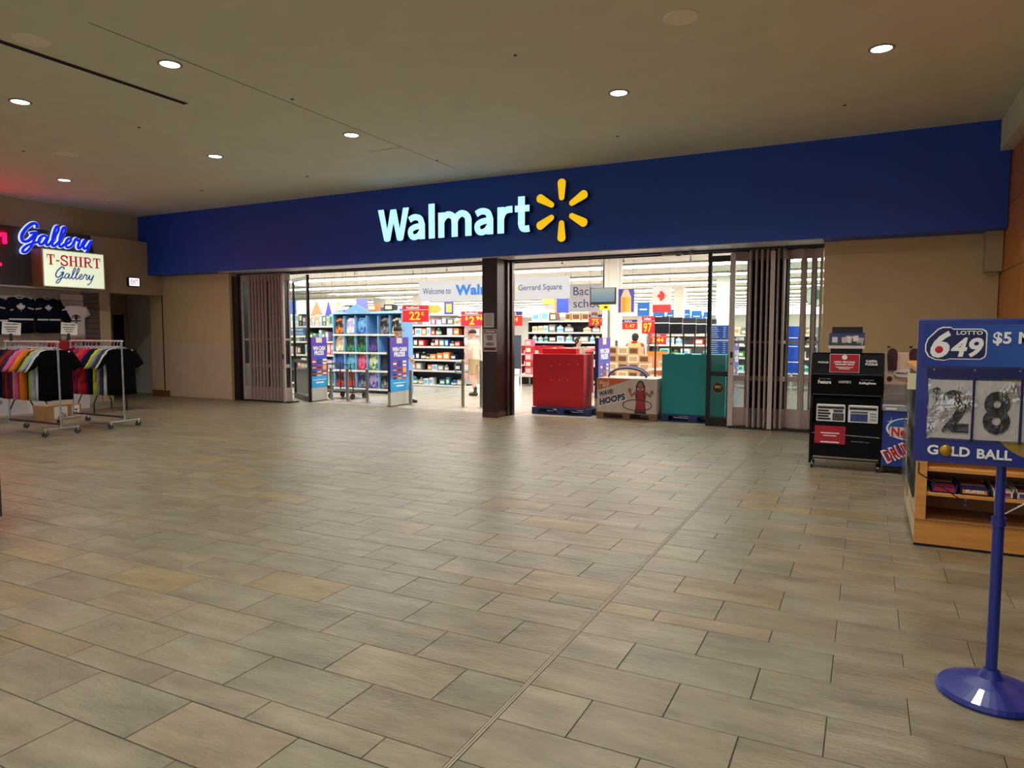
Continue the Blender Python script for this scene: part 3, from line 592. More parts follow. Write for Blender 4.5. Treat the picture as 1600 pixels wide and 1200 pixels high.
# shop wall, slat wall, plinth
mShop = M('shop_wall', (176,160,150), 0.75)
struct('wall_shop', bx(-16.3, -15.82, 2.0, 10.25, 0, 2.53), mShop, 'pale wall panel inside the shirt shop front')
sl = thing('slat_wall', 'brown slat wall panel beside the pier at the shop end', 'slat wall', (-15.82, 9.86, 0.45))
obj('backing', bx(0, 0.01, 0, 0.39, 0, 2.05), mBlack, sl); mSlat = M('slat_board', (96,78,70), 0.6)
for k in range(18): obj('slat', B().cbox(0.01, 0.032, 0, 0.385, 0.114*k, 0.114*k+0.100, 0.003), mSlat, sl)
tag(obj('display_plinth', B().cbox(-15.8, -14.85, 4.0, 9.35, 0, 0.52, 0.01), M('plinth_white', (205,198,196), 0.6)), 'long low white display plinth behind the garment racks', 'plinth')
# garments
def shirt_b(w_=0.50, l_=0.68, th=0.045, slen=0.24, seed=0, arms=0.42):
    rg = random.Random(seed); ph = rg.uniform(0, 6); b = B(); n = 20
    prof = [(0.0, 0.075), (0.03, 0.13), (0.06, w_*0.40), (0.12, w_*0.47), (0.22, w_*0.5), (0.35, w_*0.5), (0.5, w_*0.5), (0.65, w_*0.505), (0.82, w_*0.51), (1.0, w_*0.515)]
    vs = []
    for (t, hw) in prof:
        for i in range(n):
            a = 2*PI*i/n; ca, sa = math.cos(a), math.sin(a); x = hw*math.copysign(abs(ca)**0.7, ca); tt = th*(0.35+0.65*min(1, t*3))
            y = tt*math.copysign(abs(sa)**0.8, sa) + 0.010*t*math.sin(x*26+ph) + 0.006*math.sin(x*50+ph*2)*t
            vs.append((x, y, -l_*t - (0.03 if t == 0 else 0) + (0.012*math.sin(x*18+ph) if t == 1 else 0)))
    fs = [(k*n+i, k*n+(i+1) % n, (k+1)*n+(i+1) % n, (k+1)*n+i) for k in range(len(prof)-1) for i in range(n)]
    fs += [tuple(range(n-1, -1, -1)), tuple(range((len(prof)-1)*n, len(prof)*n))]
    b._add(vs, fs)
    for s in (-1, 1):
        m_ = 10; vs = []
        for k in range(5):
            t = k/4; cx = s*(w_*0.38+slen*0.62*t*(0.8+arms*0.4)); cz = -0.085-slen*0.95*t*(1.1-arms*0.35); rr = 0.10-0.008*t
            for i in range(m_):
                a = 2*PI*i/m_; u = rr*math.cos(a); v = th*0.75*math.sin(a)
                vs.append((cx+u*0.82, v+0.006*math.sin(k*2+ph), cz+s*u*0.45*s))
        b._add(vs, [(k*m_+i, k*m_+(i+1) % m_, (k+1)*m_+(i+1) % m_, (k+1)*m_+i) for k in range(4) for i in range(m_)] + [tuple(range(m_-1, -1, -1)), tuple(range(4*m_, 5*m_))])
    return b
def hanger_b():
    b = B().tube([(-0.2, 0, -0.075), (-0.06, 0, 0.0), (0, 0, 0.02), (0.06, 0, 0.0), (0.2, 0, -0.075), (-0.2, 0, -0.085)], 0.006, 5)
    return b.tube([(0, 0, 0.02), (0, 0, 0.06), (0.02, 0, 0.085), (0.01, 0, 0.112), (-0.015, 0, 0.105)], 0.003, 5)
hang_me = hanger_b().mesh('hanger'); hang_me.materials.append(M('hanger_white', (216,206,214), 0.4))
shirt_me = {}
def shirt(col, rgb, x, y, z, label, group, rz=R(90), seed=0):
    m = M('cotton_'+col.replace(' ', '_'), rgb, 0.9, var=0.08, scale=12, bump=0.15, spec=0.05); key = (col, seed % 3)
    t = thing('t_shirt', label, 't-shirt', (x, y, z), rz, group)
    if key not in shirt_me: shirt_me[key] = shirt_b(seed=seed % 3+1, th=0.03, w_=0.52, l_=0.80, slen=0.26).mesh('body', True); shirt_me[key].materials.append(m)
    obj('body', shirt_me[key], None, t); obj('hanger', hang_me, None, t, (0, 0, 0.0)); return t
mWheel = M('caster_tyre', (40,38,38), 0.5)
def garment_rack(yc, label, xf=-11.2, xb=-12.6, H_=1.46):
    t = thing('garment_rack', label, 'clothes rack', ((xf+xb)/2, yc, 0)); hl = (xf-xb)/2
    obj('top_rail', B().cyl((-hl-0.03, 0, H_), (hl+0.03, 0, H_), 0.016, n=10), M('rail_white', (214,206,206), 0.35, 0.3), t)
    obj('bottom_rail', B().box(-hl, hl, -0.015, 0.015, 0.16, 0.19), M('rail_brown', (92,70,58), 0.4, 0.5), t)
    for s in (-1, 1):
        obj('upright', B().cyl((s*hl, 0, 0.12), (s*hl, 0, H_), 0.0155, n=12), mChrome, t)
        f = obj('foot', B().cbox(s*hl-0.016, s*hl+0.016, -0.27, 0.27, 0.105, 0.135, 0.004), mChrome, t)
        for q in (-1, 1):
            c = obj('caster', B().box(s*hl-0.018, s*hl+0.018, q*0.25-0.012, q*0.25+0.012, 0.06, 0.105), mChrome, t)
            obj('wheel', B().cyl((s*hl-0.014, q*0.25, 0.045), (s*hl+0.014, q*0.25, 0.045), 0.045, n=16), mWheel, c)
    return t
garment_rack(6.58, 'chrome garment rack on casters nearest the left edge'); garment_rack(7.63, 'chrome garment rack on casters nearer the alcove')
c1 = [('black',(9,9,11),-11.28),('white',(205,205,210),-11.38),('pale grey',(168,172,180),-11.45),('yellow green',(176,190,40),-11.53),('charcoal',(60,60,66),-11.61),('orange',(226,122,26),-11.70),('amber',(236,150,60),-11.78),('hot pink',(222,92,150),-11.87),('light pink',(214,132,160),-11.96),('purple',(74,44,120),-12.05),('rust red',(150,58,46),-12.15),('brown',(84,42,44),-12.25),('navy',(26,28,60),-12.36),('dark maroon',(58,18,30),-12.47)]
for k, (c, rgb, x) in enumerate(c1):
    shirt(c, rgb, x, 6.58+0.012*math.sin(k*2.3), 1.355, '%s t-shirt on a white hanger on the rack nearest the left edge' % c, 'shirts on the left rack', R(90+3*math.sin(k*1.7)), k)
c2 = [('black',(9,9,11),-11.24),('white',(205,205,210),-11.33),('slate',(70,72,84),-11.41),('silver grey',(150,150,154),-11.49),('lime yellow',(196,204,48),-11.58),('navy',(22,24,58),-11.68),('dark blue',(24,34,84),-11.78),('crimson',(200,36,66),-11.88),('coral red',(214,70,80),-11.98),('plum',(150,50,96),-12.08),('magenta',(170,60,120),-12.19),('dark red',(120,24,36),-12.32),('wine',(90,20,40),-12.46)]
for k, (c, rgb, x) in enumerate(c2):
    shirt(c, rgb, x, 7.63+0.012*math.sin(k*1.3), 1.355, '%s t-shirt on a white hanger on the rack nearer the alcove' % c, 'shirts on the second rack', R(90+3*math.sin(k*2.1)), k+1)
# paper signs clipped to the racks
for y0, l in ((6.37, 'white printed sheet clipped above the left garment rack'), (7.29, 'white printed sheet clipped above the rack nearer the alcove')):
    t = thing('paper_sign', l, 'sign', (-12.3, y0+0.13, 1.47)); obj('sheet', B().box(-0.002, 0.002, -0.14, 0.14, 0.10, 0.30), mPaper, t, rot=(R(-5), 0, 0)); obj('clip', B().box(-0.012, 0.012, -0.02, 0.02, 0.0, 0.12), mBlack, t)
    text(t, 'tsg', mInk, (0.004, 0.02, 0.268), 0.22, 0.03, E_ROT)
    for k in range(3): obj('text_line', bx(0.002, 0.0035, -0.09+0.02*k, 0.11-0.02*k, 0.215-0.035*k, 0.228-0.035*k), mInk, t)
# folding table, box
for y0, l in ((7.2, 'folding table with bent black legs behind the left rack'), (8.75, 'folding table with bent black legs behind the rack nearer the alcove')):
    t = thing('folding_table', l, 'table', (-13.95, y0+0.3, 0)); obj('table_top', B().cbox(-0.36, 0.36, -0.6, 0.6, 0.70, 0.735, 0.008), M('table_dark', (52,46,48), 0.6), t)
    for s in (-0.25, 0.25):
        for q in (-0.3, 0.3): obj('leg', B().tube([(s, q*1.0, 0.70), (s, q*0.75, 0.45), (s, q*1.15, 0.2), (s, q*1.15, 0.0)], 0.013, 6), mBlack, t)
cb = thing('cardboard_box', 'brown cardboard box with white labels under the racks', 'box', (-13.4, 7.82, 0))
obj('body', B().box(-0.2, 0.2, -0.32, 0.32, 0, 0.27), mCard, cb); obj('flap', B().box(-0.2, -0.005, -0.32, 0.32, 0.27, 0.276).box(0.005, 0.2, -0.32, 0.32, 0.27, 0.276), mCard, cb)
obj('label', B().box(0.2, 0.202, -0.18, 0.06, 0.03, 0.25), mPaper, cb); obj('label', B().box(0.2, 0.202, 0.14, 0.28, 0.03, 0.25), mPaper, cb); text(cb, 'to', mInk, (0.203, -0.01, 0.1), 0.08, 0.07, E_ROT); text(cb, 'it', mInk, (0.203, 0.21, 0.12), 0.08, 0.13, E_ROT)
# maple leaf outline
_hl = [(0,1.0),(.12,.76),(.29,.84),(.21,.44),(.40,.64),(.46,.53),(.70,.57),(.62,.36),(.72,.28),(.36,.0),(.40,-.14),(.05,-.09),(.04,-.46)]
LEAF = _hl + [(-x, y) for x, y in reversed(_hl[1:])]
def leaf_b(s, d): return B().prism([(x*s, y*s) for x, y in LEAF], 'z', 0, d)
mJer = M('jersey_navy', (14,15,30), 0.9, var=0.1, scale=10, bump=0.2, spec=0.05); mLogo = M('jersey_white', (186,184,190), 0.7)
for k, (y, z, l) in enumerate(((7.98, 2.33, 'navy hockey jersey at the left edge of the shop wall'), (8.47, 2.36, 'navy hockey jersey with a large white leaf crest in the middle of the wall'), (9.02, 2.36, 'navy hockey jersey with a small leaf crest beside the white shirt'))):
    t = thing('hockey_jersey', l, 'jersey', (-15.66, y, z), R(90), 'jerseys on the shop wall')
    bd = obj('body', shirt_b(0.52, 0.76, 0.05, 0.46, k, 0.18), mJer, t, smooth=True); obj('hanger', hang_me, None, t)
    obj('crest', leaf_b(0.12 if k < 2 else 0.10, 0.004), mLogo, t, (0, -0.052, -0.26), S_ROT)
    obj('stripe', B().box(-0.235, 0.235, -0.056, -0.050, -0.50, -0.465), mLogo, t); obj('neckband', B().tube([(-0.08, -0.02, -0.02), (-0.04, -0.03, -0.05), (0.04, -0.03, -0.05), (0.08, -0.02, -0.02)], 0.008, 6), mLogo, t)
    for s in (-1, 1): obj('sleeve_stripe', B().box(s*0.29-0.06, s*0.29+0.06, -0.046, 0.046, -0.335, -0.31), mLogo, t, rot=(0, R(-12*s), 0))
tag(obj('folded_stack', B().cbox(-15.6, -15.2, 8.5, 8.9, 0.52, 1.30, 0.02), M('dark_stock', (30,28,34), 0.8)), 'stack of dark folded clothes on the white plinth', 'clothes')
tag(obj('red_cloth', B().cbox(-15.55, -15.2, 8.92, 9.28, 0.52, 1.44, 0.03), M('red_stock', (150,20,28), 0.8, bump=0.3, scale=10)), 'pile of red folded shirts below the jerseys', 'clothes')
# white shirt display board
wb = thing('display_board', 'pale grooved display board beside the slat wall', 'display board', (-15.80, 9.36, 1.40)); mBd = M('board_pale', (196,178,174), 0.7)
for k in range(7): obj('board_slat', B().cbox(0, 0.05, 0, 0.50, 0.152*k, 0.152*k+0.142, 0.004), mBd, wb)
ws = thing('white_t_shirt', 'white t-shirt with a black emblem hung on the pale display board', 't-shirt', (-15.69, 9.63, 2.24), R(90))
obj('body', shirt_b(0.44, 0.76, 0.03, 0.2, 3, 0.2), M('cotton_pale', (200,184,182), 0.85, bump=0.2, scale=10), ws, smooth=True); obj('hanger', hang_me, None, ws)
pr = B()
pr.ball((0, 0, 0.02), (0.045, 0.002, 0.05)); pr.box(-0.09, -0.02, -0.002, 0.002, -0.07, -0.045); pr.box(0.02, 0.10, -0.002, 0.002, -0.07, -0.045); pr.box(-0.01, 0.01, -0.002, 0.002, -0.12, 0.0)
for k in range(9): a = PI*k/8; pr.box(0.08*math.cos(a)-0.014, 0.08*math.cos(a)+0.014, -0.002, 0.002, 0.01+0.06*math.sin(a)-0.01, 0.01+0.06*math.sin(a)+0.012)
obj('emblem', pr, mInk, ws, (0, -0.034, -0.32))
# dark kiosk whose edge shows at the left border
kd = thing('dark_kiosk', 'dark kiosk cabinet cut off by the left edge of the photo', 'kiosk', (-6.69, 2.79, 0))
obj('plinth', B().cbox(-0.36, 0.36, -0.36, 0.36, 0, 0.10, 0.01), mBlack, kd); obj('body', B().cbox(-0.4, 0.4, -0.4, 0.4, 0.10, 1.02, 0.01), M('kiosk_dark', (44,46,44), 0.45), kd); obj('counter_top', B().cbox(-0.43, 0.43, -0.43, 0.43, 1.02, 1.06, 0.01), mGrey, kd)
# ================================================================== RIGHT SIDE OF THE MALL
# ---- newspaper rack: side frames, tiers of sloping pockets
nr = thing('newspaper_rack', 'black metal newspaper and magazine rack on casters', 'newspaper rack', (-0.20, 9.0, 0)); mRk = M('rack_black', (11,11,12), 0.6, spec=0.15)
for s in (-1, 1):
    obj('side_frame', B().prism([(0.0, 0.06), (0.42, 0.06), (0.42, 1.36), (0.10, 1.36), (0.0, 1.10), (0.06, 0.86), (-0.02, 0.72)], 'x', s*0.37-0.012, s*0.37+0.012), mRk, nr)
    for q in (0.03, 0.38):
        c = obj('caster', B().box(s*0.35-0.012, s*0.35+0.012, q-0.012, q+0.012, 0.035, 0.06), mChrome, nr); obj('wheel', B().cyl((s*0.35-0.012, q, 0.025), (s*0.35+0.012, q, 0.025), 0.025, n=12), mRubber, c)
obj('back_panel', bx(-0.36, 0.36, 0.40, 0.42, 0.10, 1.36), mRk, nr)
def slope(y0, z0, y1, z1, th=0.008): return B().prism([(y0, z0), (y0+th, z0), (y1+th, z1), (y1, z1)], 'x', -0.358, 0.358)
tiers = [(0.02, 1.13, 0.10, 1.35), (0.05, 0.90, 0.02, 1.12), (0.10, 0.58, 0.06, 0.84), (0.02, 0.16, 0.02, 0.55)]
for k, (a, b_, c, d) in enumerate(tiers):
    p = obj('pocket', slope(a, b_, c, d), mRk, nr); obj('pocket_floor', bx(-0.358, 0.358, a, 0.40, b_-0.012, b_), mRk, p)
    for j in range(-5, 6): obj('rib', B().prism([(a-0.004, b_), (a, b_), (c, d), (c-0.004, d)], 'x', j*0.064-0.003, j*0.064+0.003), mRk, p)
obj('base_rail', B().tube([(-0.36, 0.02, 0.12), (0.36, 0.02, 0.12)], 0.008, 6), mRk, nr)
for j in range(9): obj('base_wire', B().tube([(-0.32+0.08*j, 0.02, 0.12), (-0.32+0.08*j, 0.4, 0.10)], 0.003, 5), mSteel, nr)
for j, (a, b_, z) in enumerate(((-0.36, 0.36, 1.125), (-0.36, 0.36, 0.885))): obj('front_lip', bx(a, b_, 0.005, 0.018, z-0.012, z), M('lip_grey', (70,68,70), 0.35, 0.5), nr)
text(nr, 'puz', mLt, (-0.255, 0.035, 1.255), 0.11, 0.02); text(nr, 'kappa', mLt, (0.25, 0.035, 1.275), 0.115, 0.028); text(nr, 'puz', mLt, (0.25, 0.035, 1.24), 0.125, 0.026)
text(nr, 'feature', mLt, (-0.235, 0.022, 1.025), 0.14, 0.042); text(nr, 'harpers', mLt, (-0.02, 0.022, 1.03), 0.13, 0.03); text(nr, 'rs', mLt, (0.215, 0.022, 1.02), 0.175, 0.034)
for xc, zc in ((-0.235, 1.062), (0.215, 1.058)): obj('small_print', B().box(xc-0.065, xc-0.04, 0.0205, 0.0215, zc-0.006, zc+0.006).box(xc-0.03, xc+0.01, 0.0205, 0.0215, zc-0.006, zc+0.006).box(xc+0.02, xc+0.065, 0.0205, 0.0215, zc-0.006, zc+0.006), mGrey, nr)
obj('small_print', B().box(0.06, 0.14, 0.017, 0.0195, 0.335, 0.345).box(0.15, 0.2, 0.017, 0.0195, 0.335, 0.345).box(0.21, 0.26, 0.017, 0.0195, 0.333, 0.341), mGrey, nr); obj('front_wire', B().tube([(-0.36, 0.012, 0.42), (0.36, 0.012, 0.40)], 0.002, 5), mSteel, nr)
rs = thing('red_price_sign', 'red new pricing card on the top tier of the newspaper rack', 'sign', (-0.23, 9.02, 1.145))
obj('card', B().box(-0.152, 0.152, -0.003, 0.0, 0, 0.205), M('card_red', (172,22,48), 0.5), rs); obj('border', B().box(-0.156, 0.156, -0.001, 0.002, -0.005, 0.21), mLt, rs)
text(rs, 'newp', mLt, (0, -0.0035, 0.115), 0.215, 0.026); obj('text_line', B().box(-0.1, 0.02, -0.0035, -0.003, 0.082, 0.094).box(0.03, 0.1, -0.0035, -0.003, 0.082, 0.094), mLt, rs)
em = B().cyl((0, -0.004, 0.172), (0, -0.0035, 0.172), 0.028, n=18); obj('emblem', em, mLt, rs); obj('text_line', B().box(-0.09, 0.09, -0.0035, -0.003, 0.052, 0.060).box(-0.06, 0.06, -0.0035, -0.003, 0.034, 0.042), mLt, rs)
rl = thing('red_price_sign', 'red price card in the lowest pocket of the newspaper rack', 'sign', (-0.36, 9.01, 0.30)); obj('card', B().box(-0.165, 0.165, -0.003, 0, 0, 0.21), M('card_red'), rl); obj('text_line', B().box(-0.1, 0.1, -0.0035, -0.003, 0.12, 0.132).box(-0.07, 0.07, -0.0035, -0.003, 0.09, 0.1).box(-0.1, 0.1, -0.0035, -0.003, 0.012, 0.026), mLt, rl)
def newspaper(x, label, col, seed):
    rg = random.Random(seed); t = thing('newspaper', label, 'newspaper', (x, 9.075, 0.59), 0, 'newspapers in the rack')
    obj('sheets', B().cbox(-0.155, 0.155, -0.028, 0.01, -0.03, 0.17, 0.01), mPaper, t); obj('masthead', B().box(-0.14, 0.14, -0.031, -0.028, 0.12, 0.145), mInk, t)
    if col == 'grey':
        for k in range(4): obj('headline', B().box(-0.14, -0.02+0.02*(k % 2), -0.031, -0.028, 0.085-0.032*k, 0.105-0.032*k), mInk, t)
        obj('picture', B().box(0.02, 0.14, -0.031, -0.028, -0.015, 0.07), M('news_grey', (70,70,62), 0.6, var=0.5, scale=40), t); obj('picture', B().box(0.03, 0.13, -0.031, -0.028, 0.08, 0.11), M('news_violet', (70,66,100), 0.6), t)
    else:
        obj('picture', B().box(-0.13, 0.05, -0.031, -0.028, -0.015, 0.07), M('news_blue', (56,66,130), 0.6, var=0.4, scale=25), t); obj('headline', B().box(-0.13, 0.05, -0.031, -0.028, 0.08, 0.10), M('news_ink2', (80,84,110), 0.6), t)
        for k in range(3): obj('column', B().box(0.07, 0.14, -0.031, -0.028, 0.0+0.035*k, 0.02+0.035*k), M('news_pale', (150,170,176), 0.6), t)
newspaper(-0.36, 'folded newspaper with black headlines in the rack, left stack', 'grey', 1); newspaper(-0.02, 'folded newspaper with blue pictures in the rack, right stack', 'blue', 2)
# counter card holder on top of the rack
ct = thing('gift_card_tray', 'small blue card dispenser standing on top of the newspaper rack', 'card dispenser', (-0.22, 9.22, 1.36))
obj('stand', B().cbox(-0.17, 0.17, 0.0, 0.16, 0, 0.10, 0.004).box(-0.165, 0.165, 0.10, 0.14, 0.1, 0.31), mBlack, ct); tr = obj('tray', B().prism([(-0.06, 0.06), (0.10, 0.06), (0.10, 0.24), (-0.03, 0.22)], 'x', -0.19, 0.19), M('tray_navy', (40,46,92), 0.45), ct)
obj('tray_edge', B().box(-0.192, 0.192, -0.066, -0.055, 0.055, 0.09), M('tray_white', (216,200,200), 0.5), ct)
for k, x in enumerate((-0.125, 0.0, 0.12)):
    for j in range(1 if k == 0 else 3): obj('card', B().box(x-0.03, x+0.03, -0.062+0.004*j, -0.060+0.004*j, 0.125, 0.19+0.008*j), M('card_%d' % (j+k), [(205,205,208),(196,180,178),(220,214,210),(180,170,180),(210,190,170)][j+k], 0.5), tr, rot=(0, R((-8, 6, 10)[j] if k else 0), 0), loc=((x*0.0), 0, 0))
    obj('price_tag', bx(x-0.035, x+0.035, -0.064, -0.061, 0.095, 0.122), M('tag_green', (60,84,50), 0.5), tr)
# ---- ice cream freezer
fz = thing('ice_cream_freezer', 'blue chest freezer with a curved glass lid beside the newspaper rack', 'freezer', (0.18, 9.0, 0)); mFz = M('freezer_blue', (40,62,150), 0.35, var=0.06, scale=3)
obj('body', B().cbox(0, 0.72, 0, 0.58, 0.09, 0.72, 0.01), mFz, fz); obj('kick', bx(0.02, 0.70, 0.03, 0.55, 0.04, 0.09), mBlack, fz)
for x in (0.06, 0.66):
    c = obj('caster', B().cyl((x, 0.08, 0.03), (x, 0.08, 0.05), 0.012), mSteel, fz); obj('wheel', B().cyl((x-0.012, 0.08, 0.025), (x+0.012, 0.08, 0.025), 0.025, n=12), mRubber, c)
obj('rim', B().cbox(-0.005, 0.725, -0.01, 0.59, 0.72, 0.79, 0.01), M('freezer_grey', (150,154,166), 0.4), fz); obj('glass_lid', B().prism([(0.0, 0.79), (0.02, 0.90), (0.15, 0.97), (0.4, 1.0), (0.57, 0.98), (0.57, 0.79)], 'x', 0.0, 0.72), frosted_mat('freezer_lid', (120,110,110), 0.6), fz); obj('maker_plate', bx(0.03, 0.14, -0.013, -0.01, 0.735, 0.755), mLt, fz)
ov = lambda cx, cz, rx, rz, n=28: [(cx+rx*math.cos(2*PI*i/n), cz+rz*math.sin(2*PI*i/n)) for i in range(n)]
b1 = obj('brand_oval', B().prism(ov(0.25, 0.52, 0.21, 0.125), 'y', -0.004, 0.0), mLt, fz); obj('oval_blue', B().prism(ov(0.25, 0.525, 0.19, 0.11), 'y', -0.005, -0.004), M('oval_blue', (40,90,170), 0.4), b1); obj('oval_white', B().prism([(0.08,0.43),(0.42,0.43),(0.43,0.48),(0.42,0.54),(0.08,0.54),(0.07,0.48)], 'y', -0.006, -0.005), M('oval_pink', (232,206,206), 0.5), b1)
text(b1, 'nestle', M('brand_red', (190,36,44), 0.4), (0.25, -0.0065, 0.485), 0.31, 0.10)
text(fz, 'drum', mLt, (0.30, -0.004, 0.33), 0.62, 0.165, tilt=R(28), d=0.003); text(fz, 'drum', M('brand_red'), (0.30, -0.006, 0.33), 0.585, 0.125, tilt=R(28), d=0.003)
obj('star_flash', B().prism([(0.09,0.66),(0.095,0.61),(0.14,0.60),(0.095,0.59),(0.09,0.54),(0.085,0.59),(0.04,0.60),(0.085,0.61)], 'y', -0.003, 0.0), M('flash_blue', (150,190,235), 0.4), fz)
bb = thing('ice_cream_billboard', 'pale pink ice cream advertising board standing on the blue freezer', 'advertising board', (0.20, 9.38, 0.99))
obj('board', B().cbox(0, 0.68, 0, 0.03, 0, 0.38, 0.005), M('board_pink', (214,186,164), 0.5), bb); mChoc = M('print_choc', (62,28,30), 0.5, var=0.4, scale=40)
for k, cx in enumerate((0.065, 0.29)):
    obj('ice_cream_bar', B().prism([(cx-0.04,0.17),(cx+0.05,0.17)]+[(cx+0.055*math.cos(PI*i/10), 0.36+0.07*math.sin(PI*i/10)) for i in range(11)], 'y', -0.014, 0.0), mChoc, bb)
    obj('sparkle', B().ball((cx-0.04, -0.008, 0.445), (0.018, 0.004, 0.014)), mChoc, bb)
pl = obj('name_plate', B().prism(ov(0.19, 0.14, 0.105, 0.05), 'y', -0.02, -0.014), M('plate_cream', (226,214,206), 0.5), bb); text(pl, 'hd', mInk, (0.19, -0.0205, 0.14), 0.17, 0.03)
obj('print_bits', B().prism(ov(0.045, 0.07, 0.028, 0.03), 'y', -0.004, 0.0).box(0.22, 0.42, -0.004, 0.0, 0.04, 0.07), mChoc, bb)
# ---- wooden kiosk with candy shelf
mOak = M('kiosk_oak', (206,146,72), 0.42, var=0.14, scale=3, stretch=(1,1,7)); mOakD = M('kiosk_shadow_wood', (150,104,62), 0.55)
kx = thing('wooden_kiosk', 'honey wood kiosk counter with an open candy shelf', 'kiosk', (0.36, 6.03, 0))
obj('front_panel', B().cbox(0.0, 2.4, 0, 0.03, 0.02, 0.20, 0.004), mOak, kx); obj('kick_strip', bx(0, 2.4, 0.01, 0.04, 0, 0.02), mBlack, kx)
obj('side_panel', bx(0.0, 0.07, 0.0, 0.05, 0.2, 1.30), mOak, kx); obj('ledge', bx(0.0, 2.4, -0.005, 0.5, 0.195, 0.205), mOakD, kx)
obj('shelf', B().cbox(0.07, 2.4, 0.02, 0.46, 0.385, 0.41, 0.003), mOak, kx); obj('shelf', B().cbox(0.07, 2.4, 0.02, 0.46, 0.57, 0.60, 0.003), mOak, kx); obj('shelf', B().cbox(0.07, 2.4, 0.02, 0.46, 0.92, 0.95, 0.003), mOak, kx)
obj('counter_top', B().cbox(-0.02, 2.42, -0.02, 1.6, 1.30, 1.34, 0.008), mOak, kx)
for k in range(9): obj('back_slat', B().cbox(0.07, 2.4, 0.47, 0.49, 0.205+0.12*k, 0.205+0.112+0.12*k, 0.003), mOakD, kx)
for k in range(11): obj('side_slat', B().cbox(-0.0, 0.02, 0.05, 1.55, 0.03+0.115*k, 0.03+0.108+0.115*k, 0.003), M('side_slat', (196,176,140), 0.5), kx)
obj('shelf_bracket', B().box(0.36, 0.375, 0.44, 0.47, 0.24, 0.385), mSteel, kx); obj('shelf_bracket', B().box(1.0, 1.015, 0.44, 0.47, 0.24, 0.385), mSteel, kx)
mg = thing('magazine_holder', 'dark wire magazine holder hung on the kiosk side', 'magazine holder', (0.345, 6.15, 0.34)); obj('back', bx(0, 0.012, 0, 0.95, 0, 0.95), M('holder_dark', (46,50,46), 0.4), mg)
for k in range(3): obj('pocket', B().prism([(0.02, 0.0+0.31*k), (0.93, 0.0+0.31*k), (0.93, 0.2+0.31*k), (0.02, 0.2+0.31*k)], 'x', -0.035, -0.028), frosted_mat('pocket_clear', (120,124,120), 0.45), mg)
tag(obj('price_tag', B().box(0.275, 0.355, 6.01, 6.016, 1.18, 1.30), M('tag_cream', (214,214,178), 0.6)), 'small cream price tag at the kiosk corner beside the lottery sign', 'price tag')
cands = [('blue', (36,40,110), (180,30,40)), ('dark blue', (28,30,80), (230,140,40)), ('white', (210,206,204), (140,40,90)), ('pale', (206,196,190), (60,60,120)), ('red', (170,24,36), (240,230,220)), ('pink', (214,80,100), (240,230,220)), ('purple', (90,44,110), (220,200,90)), ('green', (60,120,60), (230,220,60))]
xx = 0.10
for k, (cn, c1_, c2_) in enumerate(cands):
    wd = (0.17, 0.19, 0.13, 0.12, 0.2, 0.18, 0.16, 0.2)[k]; t = thing('candy_box', 'open %s candy box on the kiosk shelf, %s from the left' % (cn, ORD[k]), 'candy box', (0.36+xx, 6.06, 0.41), 0, 'candy boxes on the kiosk shelf')
    obj('tray', B().box(0, wd, 0, 0.008, 0, 0.05).box(0, 0.006, 0, 0.34, 0, 0.07).box(wd-0.006, wd, 0, 0.34, 0, 0.07).box(0, wd, 0, 0.34, 0, 0.006), M('candy_'+cn.replace(' ', '_'), c1_, 0.4), t)
    obj('print', B().box(0.02, wd-0.02, -0.002, 0, 0.012, 0.04), M('candyp_'+cn.replace(' ', '_'), c2_, 0.4), t)
    for j in range(4): obj('bar', B().cbox(0.012, wd-0.012, 0.02+0.075*j, 0.085+0.075*j, 0.006, 0.06, 0.01), M('candyw_%d' % ((k+j) % 4), [(150,30,40),(60,50,110),(196,180,170),(120,70,40)][(k+j) % 4], 0.35), t)
    if k == 1: text(t, 'super', mLt, (wd/2, -0.003, 0.03), 0.12, 0.022)
    xx += wd+0.012
# ---- lottery sign on a stand
lt = thing('lottery_sign', 'blue lottery jackpot sign on a pole with a round base', 'sign stand', (0.535, 3.64, 0)); mLB = M('lotto_blue', (20,40,128), 0.38, coat=0.3); mLBd = M('lotto_blue_dark', (14,24,84), 0.35)
obj('base', B().lathe([(0.205, 0.0), (0.21, 0.012), (0.20, 0.03), (0.12, 0.065), (0.05, 0.085), (0.03, 0.12)], n=40), mLB, lt, smooth=False)
obj('pole', B().cyl((0, 0, 0.10), (0, 0, 0.80), 0.0225, n=18), mLB, lt); obj('collar', B().cyl((0, 0, 0.765), (0, 0, 0.80), 0.028, n=18), mLB, lt); obj('upper_pole', B().cyl((0, 0, 0.80), (0, 0, 1.2), 0.019, n=18), mLB, lt)
obj('brace', B().cyl((0.02, -0.005, 0.82), (0.24, 0.0, 0.98), 0.004, n=8), mChrome, lt); obj('cord', B().tube([(-0.31, -0.01, 1.02), (-0.31, -0.01, 0.97), (-0.2, 0.0, 0.9), (-0.02, 0.0, 0.78)], 0.003, 6), mBlack, lt)
bd = obj('board', B().cbox(-0.335, 0.335, -0.045, -0.015, 1.03, 1.66, 0.006), mLB, lt)
obj('header', bx(-0.315, 0.315, -0.048, -0.045, 1.455, 1.635), ramp_mat('lotto_header', 0, [(0.0,(24,48,140)),(1.0,(46,104,184))]), lt)
obj('header_lip', B().cbox(-0.295, 0.30, -0.056, -0.045, 1.405, 1.452, 0.003), mLBd, lt)
for x in (-0.27, -0.12, 0.04, 0.2): obj('screw', B().cyl((x, -0.058, 1.44), (x, -0.055, 1.44), 0.004, n=8), mSteel, lt)
